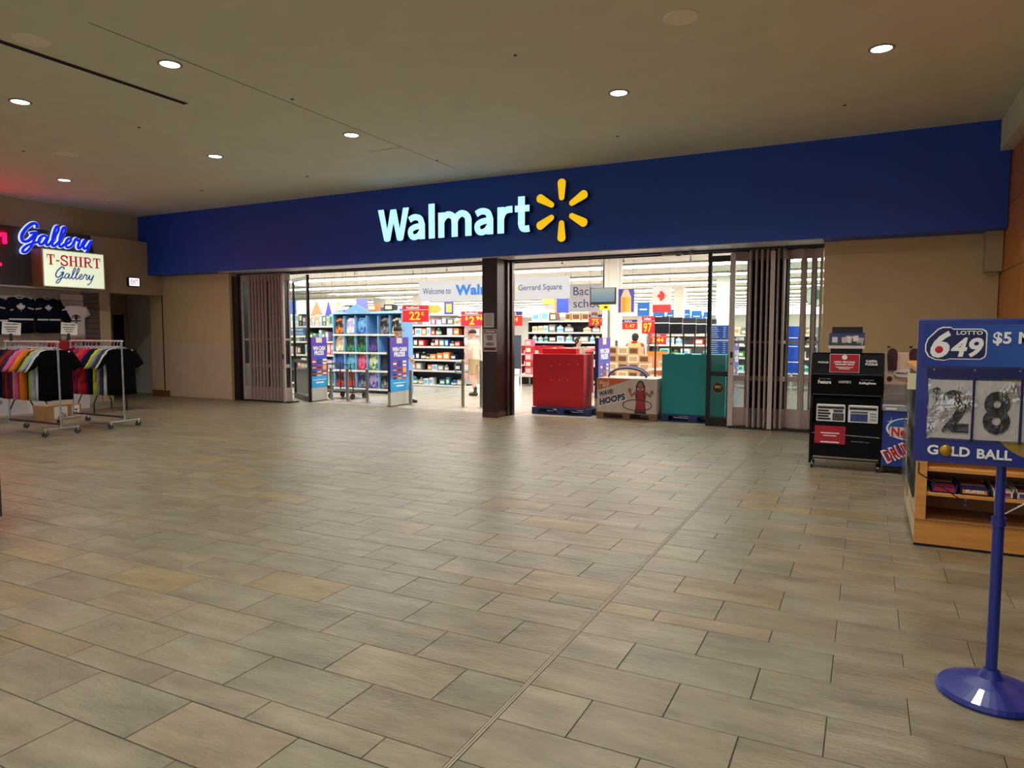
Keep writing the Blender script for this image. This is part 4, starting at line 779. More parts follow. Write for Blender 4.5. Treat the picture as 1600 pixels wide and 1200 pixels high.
lg = [(-0.10,1.485),(-0.085,1.495),(-0.08,1.51),(-0.08,1.598),(-0.085,1.61),(-0.10,1.618),(-0.205,1.618),(-0.215,1.626),(-0.245,1.626),(-0.262,1.618),(-0.30,1.575),(-0.308,1.55),(-0.308,1.52),(-0.295,1.495),(-0.27,1.482),(-0.235,1.478),(-0.215,1.485)]
cxl, czl = -0.194, 1.552
o1 = obj('logo_outline', B().prism(lg, 'y', -0.050, -0.048), mLt, lt); o2 = obj('logo_field', B().prism([((x-cxl)*0.955+cxl, (z-czl)*0.93+czl) for x, z in lg], 'y', -0.0512, -0.050), mLBd, o1)
text(o1, '6', mLt, (-0.25, -0.0515, 1.55), 0.075, 0.118); obj('red_ball', B().ball((-0.255, -0.0525, 1.527), (0.018, 0.004, 0.019)), mRed, o1)
text(o1, '49', mLt, (-0.152, -0.0515, 1.537), 0.118, 0.085); text(o1, 'lotto', mLt, (-0.145, -0.0515, 1.600), 0.095, 0.017)
text(lt, 'fivem', mLt, (0.11, -0.0485, 1.575), 0.34, 0.058)
obj('gold_arc', B().prism([(x, z) for x, z in ov(0.145, 1.27, 0.21, 0.21, 40)], 'y', -0.0465, -0.045), M('print_gold', (150,126,52), 0.4), lt)
mPocket = M('pocket_white', (188,182,178), 0.5); mSleeve = sleeve_mat('plastic_sleeve')
for k, (a, b_, key) in enumerate(((-0.285, -0.125, 'n2'), (-0.115, 0.045, 'n8'), (0.055, 0.215, 'n2'))):
    p = obj('number_card', bx(a, b_, -0.053, -0.049, 1.14, 1.395), mPocket, lt)
    text(p, key, mInk, ((a+b_)/2+(0.022 if k == 0 else 0), -0.0535, 1.26), 0.098, 0.185); obj('plastic_sleeve', bx(a-0.005, b_+0.005, -0.060, -0.0575, 1.135, 1.40), mSleeve, p)
    if k == 0: text(p, 'dollar', mInk, (a+0.028, -0.0535, 1.335), 0.032, 0.055)
for x in (-0.12, 0.05): obj('divider', B().box(x-0.004, x+0.004, -0.060, -0.045, 1.13, 1.41), mLBd, lt)
mGold = M('gold_ball', (190,150,50), 0.25, 0.6)
text(lt, 'G', mLt, (-0.262, -0.047, 1.085), 0.042, 0.043); obj('gold_ball', B().ball((-0.213, -0.05, 1.085), (0.025, 0.008, 0.025), 16, 10), mGold, lt, smooth=True); text(lt, 'LD', mLt, (-0.157, -0.047, 1.083), 0.068, 0.042); text(lt, 'BALL', mLt, (-0.035, -0.047, 1.080), 0.125, 0.042)
# ================================================================== INSIDE THE STORE
# ---- security pedestals with posters, faces toward +X
mPost = ramp_mat('poster_print', 2, [(0.0,(20,150,215)),(0.22,(30,160,222)),(0.30,(44,90,190)),(0.62,(60,70,180)),(0.85,(84,60,170)),(1.0,(84,60,170))]); mPedE = M('pedestal_edge', (34,40,96), 0.5); mPedB = M('pedestal_grey', (176,174,166), 0.4)
def pedestal(x, y0, y1, label):
    t = thing('security_pedestal', label, 'security gate', (x, y0, 0), 0, 'poster wrapped security pedestals'); L_ = y1-y0
    obj('base', B().cbox(-0.035, 0.035, 0, L_, 0.0, 0.32, 0.005), mPedB, t); obj('foot', B().cbox(-0.06, 0.06, -0.01, L_+0.01, 0.0, 0.02, 0.005), mBlack, t); obj('core', bx(-0.035, 0.035, 0, L_, 0.32, 1.50), mPedE, t)
    p = obj('poster', bx(0.035, 0.038, 0.0, L_, 0.32, 1.50), mPost, t); c = L_/2
    text(p, 'wincash', mLt, (0.0385, c, 1.24), L_*0.78, 0.10, E_ROT); text(p, 'prizes', mLt, (0.0385, c, 1.13), L_*0.6, 0.10, E_ROT); obj('badge', bx(0.038, 0.040, c-0.1, c+0.1, 1.37, 1.49), M('badge_cream', (214,206,190), 0.5), p)
    cc = [(190,40,60),(40,50,120),(235,235,235),(60,60,150),(170,50,70),(230,150,40),(30,30,40),(240,170,60)]
    for k in range(9):
        yy = c-0.18+0.18*(k % 3); zz = 0.93-0.14*(k//3)
        cn = obj('printed_can', B().cbox(0.038, 0.041, yy-0.062, yy+0.062, zz-0.062, zz+0.058, 0.015), M('can_%d' % (k % 8), cc[k % 8], 0.4), p)
        obj('can_band', bx(0.041, 0.0415, yy-0.06, yy+0.06, zz-0.02, zz+0.015), M('can_%d' % ((k+2) % 8), cc[(k+2) % 8], 0.4), p)
    obj('print_line', B().box(0.038, 0.0385, c-0.22, c+0.22, 0.50, 0.512).box(0.038, 0.0385, c-0.12, c+0.14, 0.425, 0.455), mLt, p)
pedestal(-11.5, 12.44, 12.96, 'poster wrapped security pedestal seen through the left glass door'); pedestal(-9.2, 12.35, 13.03, 'poster wrapped security pedestal with a person behind it'); pedestal(-4.68, 12.93, 13.62, 'poster wrapped security pedestal between the red display and hoop box'); pedestal(-2.12, 12.75, 13.3, 'poster wrapped security pedestal seen through the right glass door')
# ---- bollards
for x, y, h, l in ((-11.42, 13.05, 0.76, 'first steel bollard, beside the left pedestal'), (-10.83, 12.93, 0.76, 'second steel bollard from the left'), (-10.22, 12.89, 0.76, 'third steel bollard from the left'), (-9.02, 12.9, 0.76, 'steel bollard half hidden by the middle pedestal'), (-7.76, 13.04, 1.0, 'tall steel post with a loop rail left of the brown column'), (-7.34, 13.1, 1.0, 'tall steel post at the edge of the brown column')):
    t = thing('bollard', l, 'bollard', (x, y, 0), 0, 'steel posts at the entrance'); obj('post', B().cyl((0, 0, 0.015), (0, 0, h), 0.035, n=14), mSteel, t); obj('flange', B().lathe([(0.085, 0), (0.085, 0.01), (0.045, 0.02)], n=18), mSteel, t); obj('cap', B().lathe([(0.036, 0), (0.033, 0.012), (0.015, 0.02)], (0, 0, h), 14), mSteel, t)
    if h == 1.0 and x < -7.5: obj('loop_rail', B().tube([(0, 0, 0.96), (-0.16, 0, 0.96), (-0.2, 0, 0.9), (-0.2, 0, 0.8), (-0.16, 0, 0.74), (0, 0, 0.74)], 0.016, 8), mSteel, t)
# ---- dark stock cart
sc_ = thing('stock_cart', 'black platform cart with a push handle behind the bollards', 'cart', (-11.35, 13.55, 0))
obj('deck', B().cbox(-0.42, 0.42, -0.28, 0.28, 0.16, 0.20, 0.01), mBlack, sc_); obj('handle', B().tube([(-0.42, -0.24, 0.2), (-0.42, -0.24, 0.85), (-0.42, 0.24, 0.85), (-0.42, 0.24, 0.2)], 0.014, 8).tube([(-0.42, -0.24, 0.84), (0.3, -0.24, 0.84)], 0.012, 8).tube([(0.3, -0.24, 0.84), (0.38, -0.24, 0.2)], 0.012, 8), mBlack, sc_)
for s in (-1, 1):
    for q in (-1, 1): c = obj('caster', B().box(s*0.34-0.01, s*0.34+0.01, q*0.22-0.02, q*0.22+0.02, 0.1, 0.16), mSteel, sc_); obj('wheel', B().cyl((s*0.34-0.018, q*0.22, 0.07), (s*0.34+0.018, q*0.22, 0.07), 0.07, n=16), mRubber, c)
bn = thing('black_bin', 'black swing top bin behind the left glass door', 'bin', (-13.05, 13.9, 0)); obj('body', B().prism([(-0.18, 0), (0.18, 0), (0.2, 0.62), (-0.2, 0.62)], 'y', -0.18, 0.18), mBlack, bn); obj('lid', B().cbox(-0.24, 0.22, -0.2, 0.2, 0.62, 0.70, 0.03), mBlack, bn); obj('foot_plate', B().cbox(-0.3, 0.25, -0.22, 0.22, 0, 0.03, 0.005), mGrey, bn)

# ---- shelving and goods
def gondola(name, label, cat, x0, x1, yf, dep, levels, top, backc, shelfc, side=True, dividers=0):
    t = thing(name, label, cat, ((x0+x1)/2, yf, 0)); h = (x1-x0)/2; mb = M('gond_'+backc[0], backc[1], 0.6); ms = M('gond_'+shelfc[0], shelfc[1], 0.5)
    obj('back_panel', bx(-h, h, dep-0.02, dep, 0.0, top), mb, t); obj('base', bx(-h, h, 0.04, dep, 0, max(levels[0]-0.03, 0.04)), mBlack, t)
    for k, z in enumerate(levels):
        s = obj('shelf', bx(-h, h, 0.0, dep-0.02, z-0.03, z), ms, t); obj('price_rail', B().prism([(-0.006, z-0.05), (0.0, z-0.05), (0.0, z), (-0.012, z-0.004)], 'x', -h, h), mWhite, s)
    if side:
        for s in (-1, 1): obj('end_panel', bx(s*h-0.015, s*h+0.015, 0.02, dep, 0, top), mb, t)
    for k in range(1, dividers): obj('divider', bx(-h+2*h*k/dividers-0.012, -h+2*h*k/dividers+0.012, 0.01, dep-0.02, levels[0], top-0.05), mb, t)
    return t
PAL = {'white':(225,222,216),'black':(24,24,26),'blue':(40,90,180),'sky blue':(110,180,215),'green':(50,130,70),'teal':(40,130,130),'red':(190,40,45),'orange':(225,125,45),'yellow':(235,200,60),'pink':(225,110,150),'purple':(100,60,140),'lavender':(180,170,210),'grey':(130,130,134),'navy':(34,40,90),'tan':(196,160,116),'brown':(110,70,46),'mint':(150,205,185),'cream':(228,218,190)}
_pm = {}
def product_mesh(kind, col):
    k = (kind, col)
    if k in _pm: return _pm[k]
    b = B()
    if kind == 'carton': b.cbox(-.5, .5, -.5, .5, 0, 1, .02).box(-.36, .36, -.512, -.498, .2, .8, 1).box(-.5, .5, -.03, .03, .995, 1.004, 1)
    elif kind == 'bottle': b.lathe([(.42, 0), (.5, .04), (.5, .62), (.36, .74), (.18, .8), (.18, .9)], n=10); b.lathe([(.2, .9), (.2, 1.0)], n=10, mi=1); b.lathe([(.505, .15), (.505, .5)], n=10, mi=1)
    elif kind == 'binder': b.cbox(-.5, .5, -.5, .5, 0, 1, .03).box(-.35, .35, -.515, -.5, .45, .85, 1).cyl((0, -.51, .2), (0, -.5, .2), .12, n=10, mi=1)
    elif kind == 'pouch': b.prism([(-.5, 0), (.5, 0), (.46, .5), (.5, .94), (.42, 1), (-.42, 1), (-.5, .94), (-.46, .5)], 'y', -.4, .4); b.box(-.34, .34, -.415, -.4, .25, .7, 1)
    me = b.mesh(kind); me.materials.append(M('goods_'+col.replace(' ', '_'), PAL[col], 0.45)); l2 = {'white':'sky blue','cream':'tan','mint':'teal','tan':'brown'}.get(col, 'cream'); me.materials.append(M('goods_'+l2.replace(' ', '_'), PAL[l2], 0.45))
    _pm[k] = me; return me
NPROD = [0]
def goods(where, x0, x1, y, z, hmax, kinds, cols, wr=(0.1, 0.2), dep=0.25, seed=0, full=0.9):
    rg = random.Random(seed); x = x0; n = 0
    while x < x1-wr[0]:
        wd = min(rg.uniform(*wr), x1-x); kd = rg.choice(kinds); cl_ = rg.choice(cols)
        if rg.random() < full:
            h = hmax*rg.uniform(0.62, 0.95)
            if kd == 'bottle': dp = wd*0.92
            else: dp = dep
            o = obj({'carton':'product_carton','bottle':'product_bottle','binder':'ring_binder','pouch':'product_pouch'}[kd], product_mesh(kd, cl_), None, None, (x+wd/2, y+dp/2+0.03, z), None, scale=(wd*0.92, dp, h))
            nm = {'carton':'carton','bottle':'bottle','binder':'binder','pouch':'packet'}[kd]; o0 = ORD[n] if n < 20 else 'last'
            tag(o, '%s %s on %s, %s from the left' % (cl_, nm, where, o0), nm, 'goods on '+where.split(' of ')[-1]); n += 1; NPROD[0] += 1
        x += wd+0.012
LV = ['bottom', 'second', 'third', 'fourth', 'fifth', 'top']
# left bookcase with binders, seen through the door glass
gondola('binder_shelf', 'white shelving of binders and paper seen past the left glass door', 'shelf', -15.4, -13.1, 15.5, 0.42, [0.16, 0.55, 0.98, 1.36, 1.80], 1.84, ('dark', (60,58,60)), ('grey', (90,88,90)))
for k, z in enumerate((0.16, 0.55, 0.98, 1.36, 1.80)):
    goods('the %s shelf of the binder unit' % LV[k], -15.3, -13.2, 15.5, z, 0.34 if k < 4 else 0.36, ['binder', 'binder', 'carton'], ['white', 'cream', 'green', 'mint', 'black', 'white', 'pink', 'lavender', 'teal', 'purple'], (0.07, 0.15), 0.25, 20+k)
sf = thing('safety_sign', 'small blue sign on the binder shelves behind the left glass', 'sign', (-14.72, 15.46, 1.47)); obj('board', bx(-0.29, 0.29, -0.02, 0, 0, 0.28), M('sign_teal_blue', (24,92,150), 0.5), sf); text(sf, 'safety', mLt, (-0.02, -0.0205, 0.215), 0.44, 0.06); obj('text_line', B().box(-0.2, 0.2, -0.0205, -0.02, 0.13, 0.14).box(-0.22, 0.22, -0.0205, -0.02, 0.09, 0.10), mLt, sf); obj('lower_strip', bx(-0.29, 0.29, -0.022, -0.02, 0.0, 0.05), mLt, sf)
# row of hanging pennants above it
def wires(t, xs_, z0, y=0.0): obj('wire', B()._add([], []).tube([(xs_[0], y, z0), (xs_[0], y, CZ-t.location.z)], 0.004, 4).tube([(xs_[1], y, z0), (xs_[1], y, CZ-t.location.z)], 0.004, 4), mGrey, t)
for k, (xa, xb_, bg, sh, shc, nm) in enumerate(((-17.1, -16.25, (44,84,210), 'disc', (240,150,60), 'blue pennant with an orange disc'), (-16.25, -15.7, (222,232,222), None, None, 'plain white pennant'), (-15.7, -15.1, (236,222,206), 'tri', (228,126,86), 'cream pennant with an orange triangle'), (-15.1, -14.75, (232,232,236), 'tri', (70,62,168), 'white pennant with a purple triangle'), (-14.75, -14.3, (236,224,200), 'tri', (234,172,40), 'cream pennant with a yellow triangle'), (-14.3, -13.85, (206,196,176), None, None, 'beige pennant at the end of the row'), (-13.85, -13.4, (110,116,190), None, None, 'violet pennant beside the beige one'))):
    t = thing('pennant', nm+' hanging over the binder shelves', 'banner', ((xa+xb_)/2, 17.0, 2.1), 0, 'pennants over the binder shelves'); h = (xb_-xa)/2-0.01
    obj('cloth', bx(-h, h, -0.006, 0.006, 0, 0.52), M('penn_%d' % k, bg, 0.7), t); wires(t, (-h*0.8, h*0.8), 0.52)
    if sh == 'disc': obj('print', B().prism(ov(-h*0.4, 0.1, h*0.7, 0.25), 'y', -0.010, -0.006), M('pennp_%d' % k, shc, 0.6), t)
    if sh == 'tri': obj('print', B().prism([(-h*0.9, 0.02), (h*0.9, 0.02), (0.0, 0.5)], 'y', -0.010, -0.006), M('pennp_%d' % k, shc, 0.6), t)
# blue backpack display
bd_ = gondola('backpack_display', 'light blue display shelving filled with school backpacks', 'shelf', -12.95, -10.7, 14.9, 0.5, [0.13, 0.61, 1.09, 1.57], 2.10, ('paleblue', (112,166,214)), ('paleblue2', (150,196,226)), True, 6)
obj('canopy', B().prism([(-0.05, 2.10), (0.5, 2.10), (0.5, 2.18), (0.05, 2.16)], 'x', -1.14, 1.14), M('gond_paleblue', (112,166,214)), bd_); obj('gable_sign', B().prism([(-0.75, 2.17), (0.1, 2.17), (-0.35, 2.36)], 'y', 0.02, 0.05), M('gond_paleblue'), bd_)
obj('slat_back', B().box(0.42, 0.76, 0.36, 0.40, 1.6, 2.0), M('cream_slat', (206,198,168), 0.6), bd_)
def backpack(x, y, z, col, acc, row, n, wd=0.315, hh=0.43):
    t = thing('backpack', '%s and %s backpack on the %s shelf of the blue display, %s from left' % (col, acc, row, ORD[n]), 'backpack', (x, y, z), 0, 'backpacks on the blue display')
    m1 = duo_mat('pack_%s_%s' % (col, acc), PAL[col], PAL[acc], 9, 0.56); m2 = duo_mat('packa_%s_%s' % (col, acc), PAL[acc], PAL[col], 12, 0.5)
    a = wd/2; obj('body', B().prism([(-a, 0.0), (a, 0.0), (a*1.02, hh*0.5), (a*0.9, hh*0.82), (a*0.5, hh), (-a*0.5, hh), (-a*0.9, hh*0.82), (-a*1.02, hh*0.5)], 'y', 0.06, 0.24), m1, t)
    obj('front_pocket', B().prism([(-a*0.78, 0.03), (a*0.78, 0.03), (a*0.78, hh*0.36), (a*0.55, hh*0.46), (-a*0.55, hh*0.46), (-a*0.78, hh*0.36)], 'y', 0.015, 0.06), m2, t)
    obj('handle', B().tube([(-0.04, 0.14, hh-0.01), (-0.03, 0.14, hh+0.03), (0.03, 0.14, hh+0.03), (0.04, 0.14, hh-0.01)], 0.008, 6), mBlack, t)
rowsP = [(1.57, 'top', [(0,'black','orange'),(1,'lavender','white'),(2,'sky blue','blue'),(4,'black','grey'),(5,'black','cream')]), (1.09, 'second', [(0,'tan','cream'),(1,'black','green'),(2,'black','green'),(3,'navy','purple'),(5,'black','grey')]), (0.61, 'third', [(0,'blue','navy'),(1,'sky blue','teal'),(2,'pink','red'),(3,'cream','green'),(4,'black','navy')]), (0.13, 'bottom', [(0,'black','red'),(1,'brown','red'),(2,'navy','grey'),(3,'lavender','purple'),(4,'black','grey'),(5,'black','black')])]
for z, rn, L_ in rowsP:
    for n, (i, c, a) in enumerate(L_): backpack(-12.95+0.375*(i+0.5), 14.93, z, c, a, rn, n)
tb_ = [('black', -12.6, 'black pencil case'), ('lavender', -12.85, 'lavender pencil case'), ('orange', -11.75, 'orange carton'), ('black', -11.2, 'black cap')]
for c, x, nm in tb_: tag(obj('product_carton', product_mesh('carton', c), None, None, (x, 15.15, 2.18), None, scale=(0.3, 0.2, 0.16)), nm+' lying on top of the blue backpack display', 'carton', 'goods on top of the blue display')
# gondola behind: colourful goods
gondola('stationery_gondola', 'white shelving of school supplies under the price signs', 'shelf', -12.6, -10.42, 17.6, 0.45, [0.06, 0.49, 0.81, 1.2, 1.53, 1.84], 1.86, ('darkback', (46,44,52)), ('white', (214,220,228)))
CS = [['grey', 'white', 'teal', 'blue', 'cream'], ['blue', 'grey', 'white', 'navy', 'orange'], ['orange', 'yellow', 'white', 'black', 'navy'], ['green', 'red', 'blue', 'black', 'teal'], ['red', 'green', 'orange', 'navy', 'white', 'lavender'], ['lavender', 'pink', 'cream', 'white', 'grey']]
for k, z in enumerate((0.06, 0.49, 0.81, 1.2, 1.53, 1.84)): goods('the %s shelf of the school supply gondola' % LV[k], -12.5, -10.5, 17.6, z, 0.24, ['carton', 'bottle', 'pouch', 'carton'], CS[k], (0.12, 0.24), 0.25, 40+k, 0.85)
pe = thing('peg_display', 'white peg panel of small pink packages behind the walking man', 'peg display', (-10.1, 17.55, 0)); obj('panel', bx(-0.26, 0.26, 0.0, 0.03, 0.12, 1.86), mWhite, pe); obj('foot', bx(-0.26, 0.26, -0.1, 0.3, 0, 0.06), mWhite, pe); obj('post', B().box(-0.28, -0.25, 0, 0.03, 0.05, 1.86).box(0.25, 0.28, 0, 0.03, 0.05, 1.86), mWhite, pe)
for r in range(6):
    for c in range(3):
        h_ = obj('hook', B().cyl((-0.17+0.17*c, 0.0, 0.46+0.25*r), (-0.17+0.17*c, -0.12, 0.47+0.25*r), 0.004, n=5), mSteel, pe); obj('package', B().box(-0.235+0.17*c, -0.105+0.17*c, -0.1, -0.05, 0.28+0.25*r, 0.45+0.25*r), M('pack_%d' % ((r+c) % 3), [(222,168,158),(216,206,200),(206,150,140)][(r+c) % 3], 0.5), h_)
# ---- hanging and standing price signs
def price_sign(x0, x1, y, z0, z1, label, keys, head='red', hang=True, headtext='rollback'):
    t = thing('price_sign', label, 'price sign', ((x0+x1)/2, y, z0), 0, 'red price signs'); w_, h = x1-x0, z1-z0
    obj('plate', B().box(-w_/2, w_/2, -0.012, 0.012, 0, h), mRed, t); hd_ = obj('header', bx(-w_/2, w_/2, -0.015, -0.012, h*0.74, h), M('sign_head_red', (176,20,40), 0.5) if head == 'red' else mNavy, t); obj('header_line', bx(-w_/2, w_/2, -0.016, -0.012, h*0.725, h*0.745), mLt, t)
    text(hd_, headtext, mLt, (-w_*0.08, -0.0155, h*0.87), w_*0.5, h*0.14)
    for key, cx, cz, kw, kh in keys: text(t, key, mYellow, (cx*w_, -0.0125, cz*h), kw*w_, kh*h)
    if hang: wires(t, (-w_*0.42, w_*0.42), h)
    else: obj('stem', B().cyl((0, 0.02, 0), (0, 0.02, -z0+0.0), 0.012, n=8).cyl((0, 0.02, -z0), (0, 0.02, -z0+0.02), 0.12, n=14), mSteel, t)
    return t
price_sign(-10.50, -9.72, 14.7, 1.87, 2.28, 'red price sign reading 22 cents over the backpacks', [('22', -0.02, 0.38, 0.42, 0.52), ('c', 0.28, 0.5, 0.09, 0.2)])
price_sign(-10.40, -9.55, 17.4, 1.80, 2.21, 'red price sign reading 2.96 left of the brown column', [('dollar', -0.28, 0.5, 0.09, 0.28), ('2', -0.08, 0.36, 0.2, 0.56), ('96', 0.22, 0.52, 0.26, 0.28)])
price_sign(-10.32, -9.72, 20.0, 1.82, 2.27, 'red and navy price sign reading 24 right of the brown column', [('24', 0.1, 0.45, 0.3, 0.3)], 'navy')
price_sign(-6.90, -6.49, 18.4, 1.79, 2.10, 'red and navy price sign reading 75 cents left of the white column', [('75', -0.02, 0.36, 0.5, 0.5), ('c', 0.35, 0.48, 0.1, 0.2)], 'navy')
price_sign(-6.45, -6.0, 20.0, 1.70, 1.98, 'red and navy price sign reading 1.47 right of the white column', [('147', 0.05, 0.36, 0.6, 0.4)], 'navy')
price_sign(-4.83, -4.50, 16.5, 1.58, 1.99, 'red price sign reading 97 beside the black checkout panels', [('97', -0.08, 0.36, 0.62, 0.56)], 'red', False)
price_sign(-5.72, -5.22, 20.3, 1.30, 1.56, 'red price sign reading 2.44 low behind the vest worker', [('244', 0.0, 0.36, 0.7, 0.5)], 'red', False)
price_sign(-5.42, -5.15, 18.6, 1.76, 2.02, 'small red price sign left of the 97 sign', [('2', 0.0, 0.36, 0.3, 0.5)], 'red', False)
price_sign(-2.05, -1.75, 15.5, 1.72, 2.05, 'red and navy price sign seen through the right glass door', [('97', 0.1, 0.36, 0.6, 0.5)], 'navy')
# ---- hanging banners
wb_ = thing('welcome_banner', 'long white welcome banner hanging across the store entrance', 'banner', (-7.93, 14.6, 2.37)); obj('panel', bx(-2.0, 2.0, -0.01, 0.01, 0, 0.485), M('banner_white', (176,179,186), 0.55), wb_); wires(wb_, (-1.9, 1.9), 0.485); mTb = M('text_blue', (36,60,110), 0.5)
text(wb_, 'welcome', mTb, (-1.48, -0.0105, 0.245), 0.80, 0.15); text(wb_, 'walmart', M('text_bright_blue', (24,108,190), 0.5), (-0.22, -0.0105, 0.25), 1.45, 0.25); text(wb_, 'gsq', mTb, (1.28, -0.0105, 0.24), 1.08, 0.17)
spk = B()
for k in range(6): a = R(60*k); spk.stroke([(0.05*math.sin(a), 0.05*math.cos(a)), (0.14*math.sin(a), 0.14*math.cos(a))], 0.035, 0.003)
obj('spark', spk, M('spark_gold', (236,196,130), 0.5), wb_, (0.62, -0.0105, 0.24), S_ROT)
bs = thing('school_banner', 'white back to school banner behind the hanging television', 'banner', (-7.17, 19.0, 2.19)); obj('panel', bx(-0.58, 0.58, -0.01, 0.01, 0, 0.80), M('banner_white'), bs); wires(bs, (-0.5, 0.5), 0.80); text(bs, 'back', mNavy, (0.1, -0.0105, 0.60), 1.05, 0.24); text(bs, 'school', mNavy, (0.05, -0.0105, 0.25), 0.95, 0.24)
tv = thing('hanging_television', 'black television screen hanging from the store ceiling', 'television', (-5.64, 16.0, 2.27)); obj('bezel', B().cbox(-0.32, 0.32, -0.03, 0.03, 0, 0.40, 0.01), mBlack, tv); obj('screen', bx(-0.295, 0.295, -0.033, -0.03, 0.06, 0.38), ramp_mat('tv_screen', 2, [(0,(90,120,140)),(0.5,(110,130,140)),(1,(130,140,140))], 0.15), tv); obj('lower_bar', bx(-0.32, 0.32, -0.036, -0.03, 0.0, 0.05), M('tv_bar', (50,26,26), 0.4), tv); obj('mount', B().cyl((0, 0.02, 0.4), (0, 0.02, CZ-2.27), 0.02, n=8), mBlack, tv)
yt = thing('yellow_tag', 'small yellow aisle tag hanging below the television', 'sign', (-5.95, 17.0, 2.17)); obj('plate', bx(-0.13, 0.13, -0.006, 0.006, 0, 0.15), mYellow, yt); wires(yt, (-0.1, 0.1), 0.15); obj('text_line', bx(-0.02, 0.08, -0.008, -0.006, 0.05, 0.1), mInk, yt)
pc = thing('pencil_banner', 'purple banner printed with an upright orange pencil', 'banner', (-5.71, 18.0, 2.13)); obj('panel', bx(-0.22, 0.22, -0.01, 0.01, 0, 0.62), M('banner_purple', (70,64,160), 0.6), pc); wires(pc, (-0.18, 0.18), 0.62); pcl = obj('pencil', B().prism([(-0.14, 0.0), (0.14, 0.0), (0.14, 0.40), (0.06, 0.60), (-0.06, 0.60), (-0.14, 0.40)], 'y', -0.013, -0.01), M('pencil_tan', (222,188,150), 0.6), pc); obj('pencil_half', bx(-0.12, 0.0, -0.015, -0.013, 0.0, 0.40), mPrintOrange, pcl); obj('pencil_half', bx(0.0, 0.12, -0.015, -0.013, 0.0, 0.40), M('pencil_yellow', (236,172,60), 0.6), pcl)
fg = thing('maple_flag', 'red and white maple leaf flag hanging sideways in the store', 'flag', (-4.89, 18.5, 2.14)); obj('white_field', bx(-0.25, 0.25, -0.006, 0.006, 0.2, 0.66), M('flag_white', (232,226,222), 0.7), fg); obj('red_band', bx(-0.25, 0.25, -0.006, 0.006, 0.0, 0.2), M('flag_red', (222,60,66), 0.7), fg); wires(fg, (-0.2, 0.2), 0.66); obj('maple_leaf', leaf_b(0.19, 0.004).xf(Matrix.Rotation(R(90), 4, 'Z')), M('flag_red'), fg, (0.05, -0.0065, 0.43), S_ROT)
for k, (x0, x1, z0, z1, y, c, l) in enumerate(((-9.0, -8.46, 2.33, 2.93, 30, (30,110,200), 'blue department sign left of the flag'), (-8.3, -7.8, 2.1, 2.5, 30, (34,112,198), 'blue department sign under the flag, left one'), (-7.7, -7.4, 2.1, 2.6, 30, (34,112,198), 'blue department sign under the flag, right one'), (-7.0, -6.72, 2.2, 2.57, 30, (40,116,200), 'blue department sign right of the far column, first'), (-6.70, -6.27, 2.1, 2.51, 30.2, (30,118,206), 'blue department sign right of the far column, second'), (-6.24, -5.9, 2.03, 2.46, 30.4, (30,118,206), 'blue department sign right of the far column, third'), (-15.1, -14.7, 2.34, 2.82, 24, (60,60,160), 'purple department sign with a yellow card'), (-15.95, -15.12, 2.29, 2.82, 24, (150,190,226), 'pale blue banner with an orange pencil'), (-10.35, -9.75, 2.33, 2.85, 24, (50,70,170), 'violet banner with an orange edge'), (-20.6, -19.4, 2.1, 2.75, 26, (90,96,170), 'violet banner above the backpack display, left'), (-17.3, -16.2, 2.05, 2.6, 24, (40,90,180), 'blue banner above the backpack display'), (-12.62, -12.02, 2.81, 3.04, 28, (236,232,90), 'yellow hanging sign below the welcome banner'), (-14.2, -13.5, 2.0, 2.2, 24.5, (70,60,150), 'purple strip banner behind the backpack display'))):
    t = thing('department_sign', l+' far inside the store', 'sign', ((x0+x1)/2, y, z0), 0, 'far hanging signs'); w_ = x1-x0; obj('panel', bx(-w_/2, w_/2, -0.02, 0.02, 0, z1-z0), M('dept_%d' % k, c, 0.55), t); wires(t, (-w_*0.4, w_*0.4), z1-z0)
    if k < 6: obj('text_line', bx(-w_*0.3, w_*0.3, -0.022, -0.02, (z1-z0)*0.42, (z1-z0)*0.52), mLt, t)
    if k == 7: obj('print', B().prism([(-0.4, 0.1), (0.1, 0.1), (0.35, 0.25), (0.1, 0.42), (-0.4, 0.42)], 'y', -0.024, -0.02), mPrintOrange, t)
    if k == 6: obj('print', bx(-0.12, 0.12, -0.024, -0.02, 0.08, 0.4), mYellow, t)
    if k == 8: obj('print', bx(-0.3, -0.2, -0.024, -0.02, -0.0, 0.5), mPrintOrange, t)
gc = thing('green_round_sign', 'pale green round sign hanging behind the right folding gate', 'sign', (-1.35, 22.0, 2.35)); obj('disc', B().prism(ov(0, 0.3, 0.3, 0.3, 30), 'y', -0.01, 0.01), M('disc_pale', (190,206,196), 0.5), gc); obj('ring', B().tube([(p[0], -0.015, p[1]) for p in ov(0, 0.3, 0.29, 0.29, 30)]+[(0.29, -0.015, 0.3)], 0.012, 5), M('ring_green', (70,110,90), 0.5), gc); obj('print', B().prism([(-0.1, 0.2), (0.12, 0.2), (0.16, 0.42), (0.0, 0.5), (-0.12, 0.4)], 'y', -0.014, -0.01), M('ring_green'), gc); wires(gc, (-0.2, 0.2), 0.52)

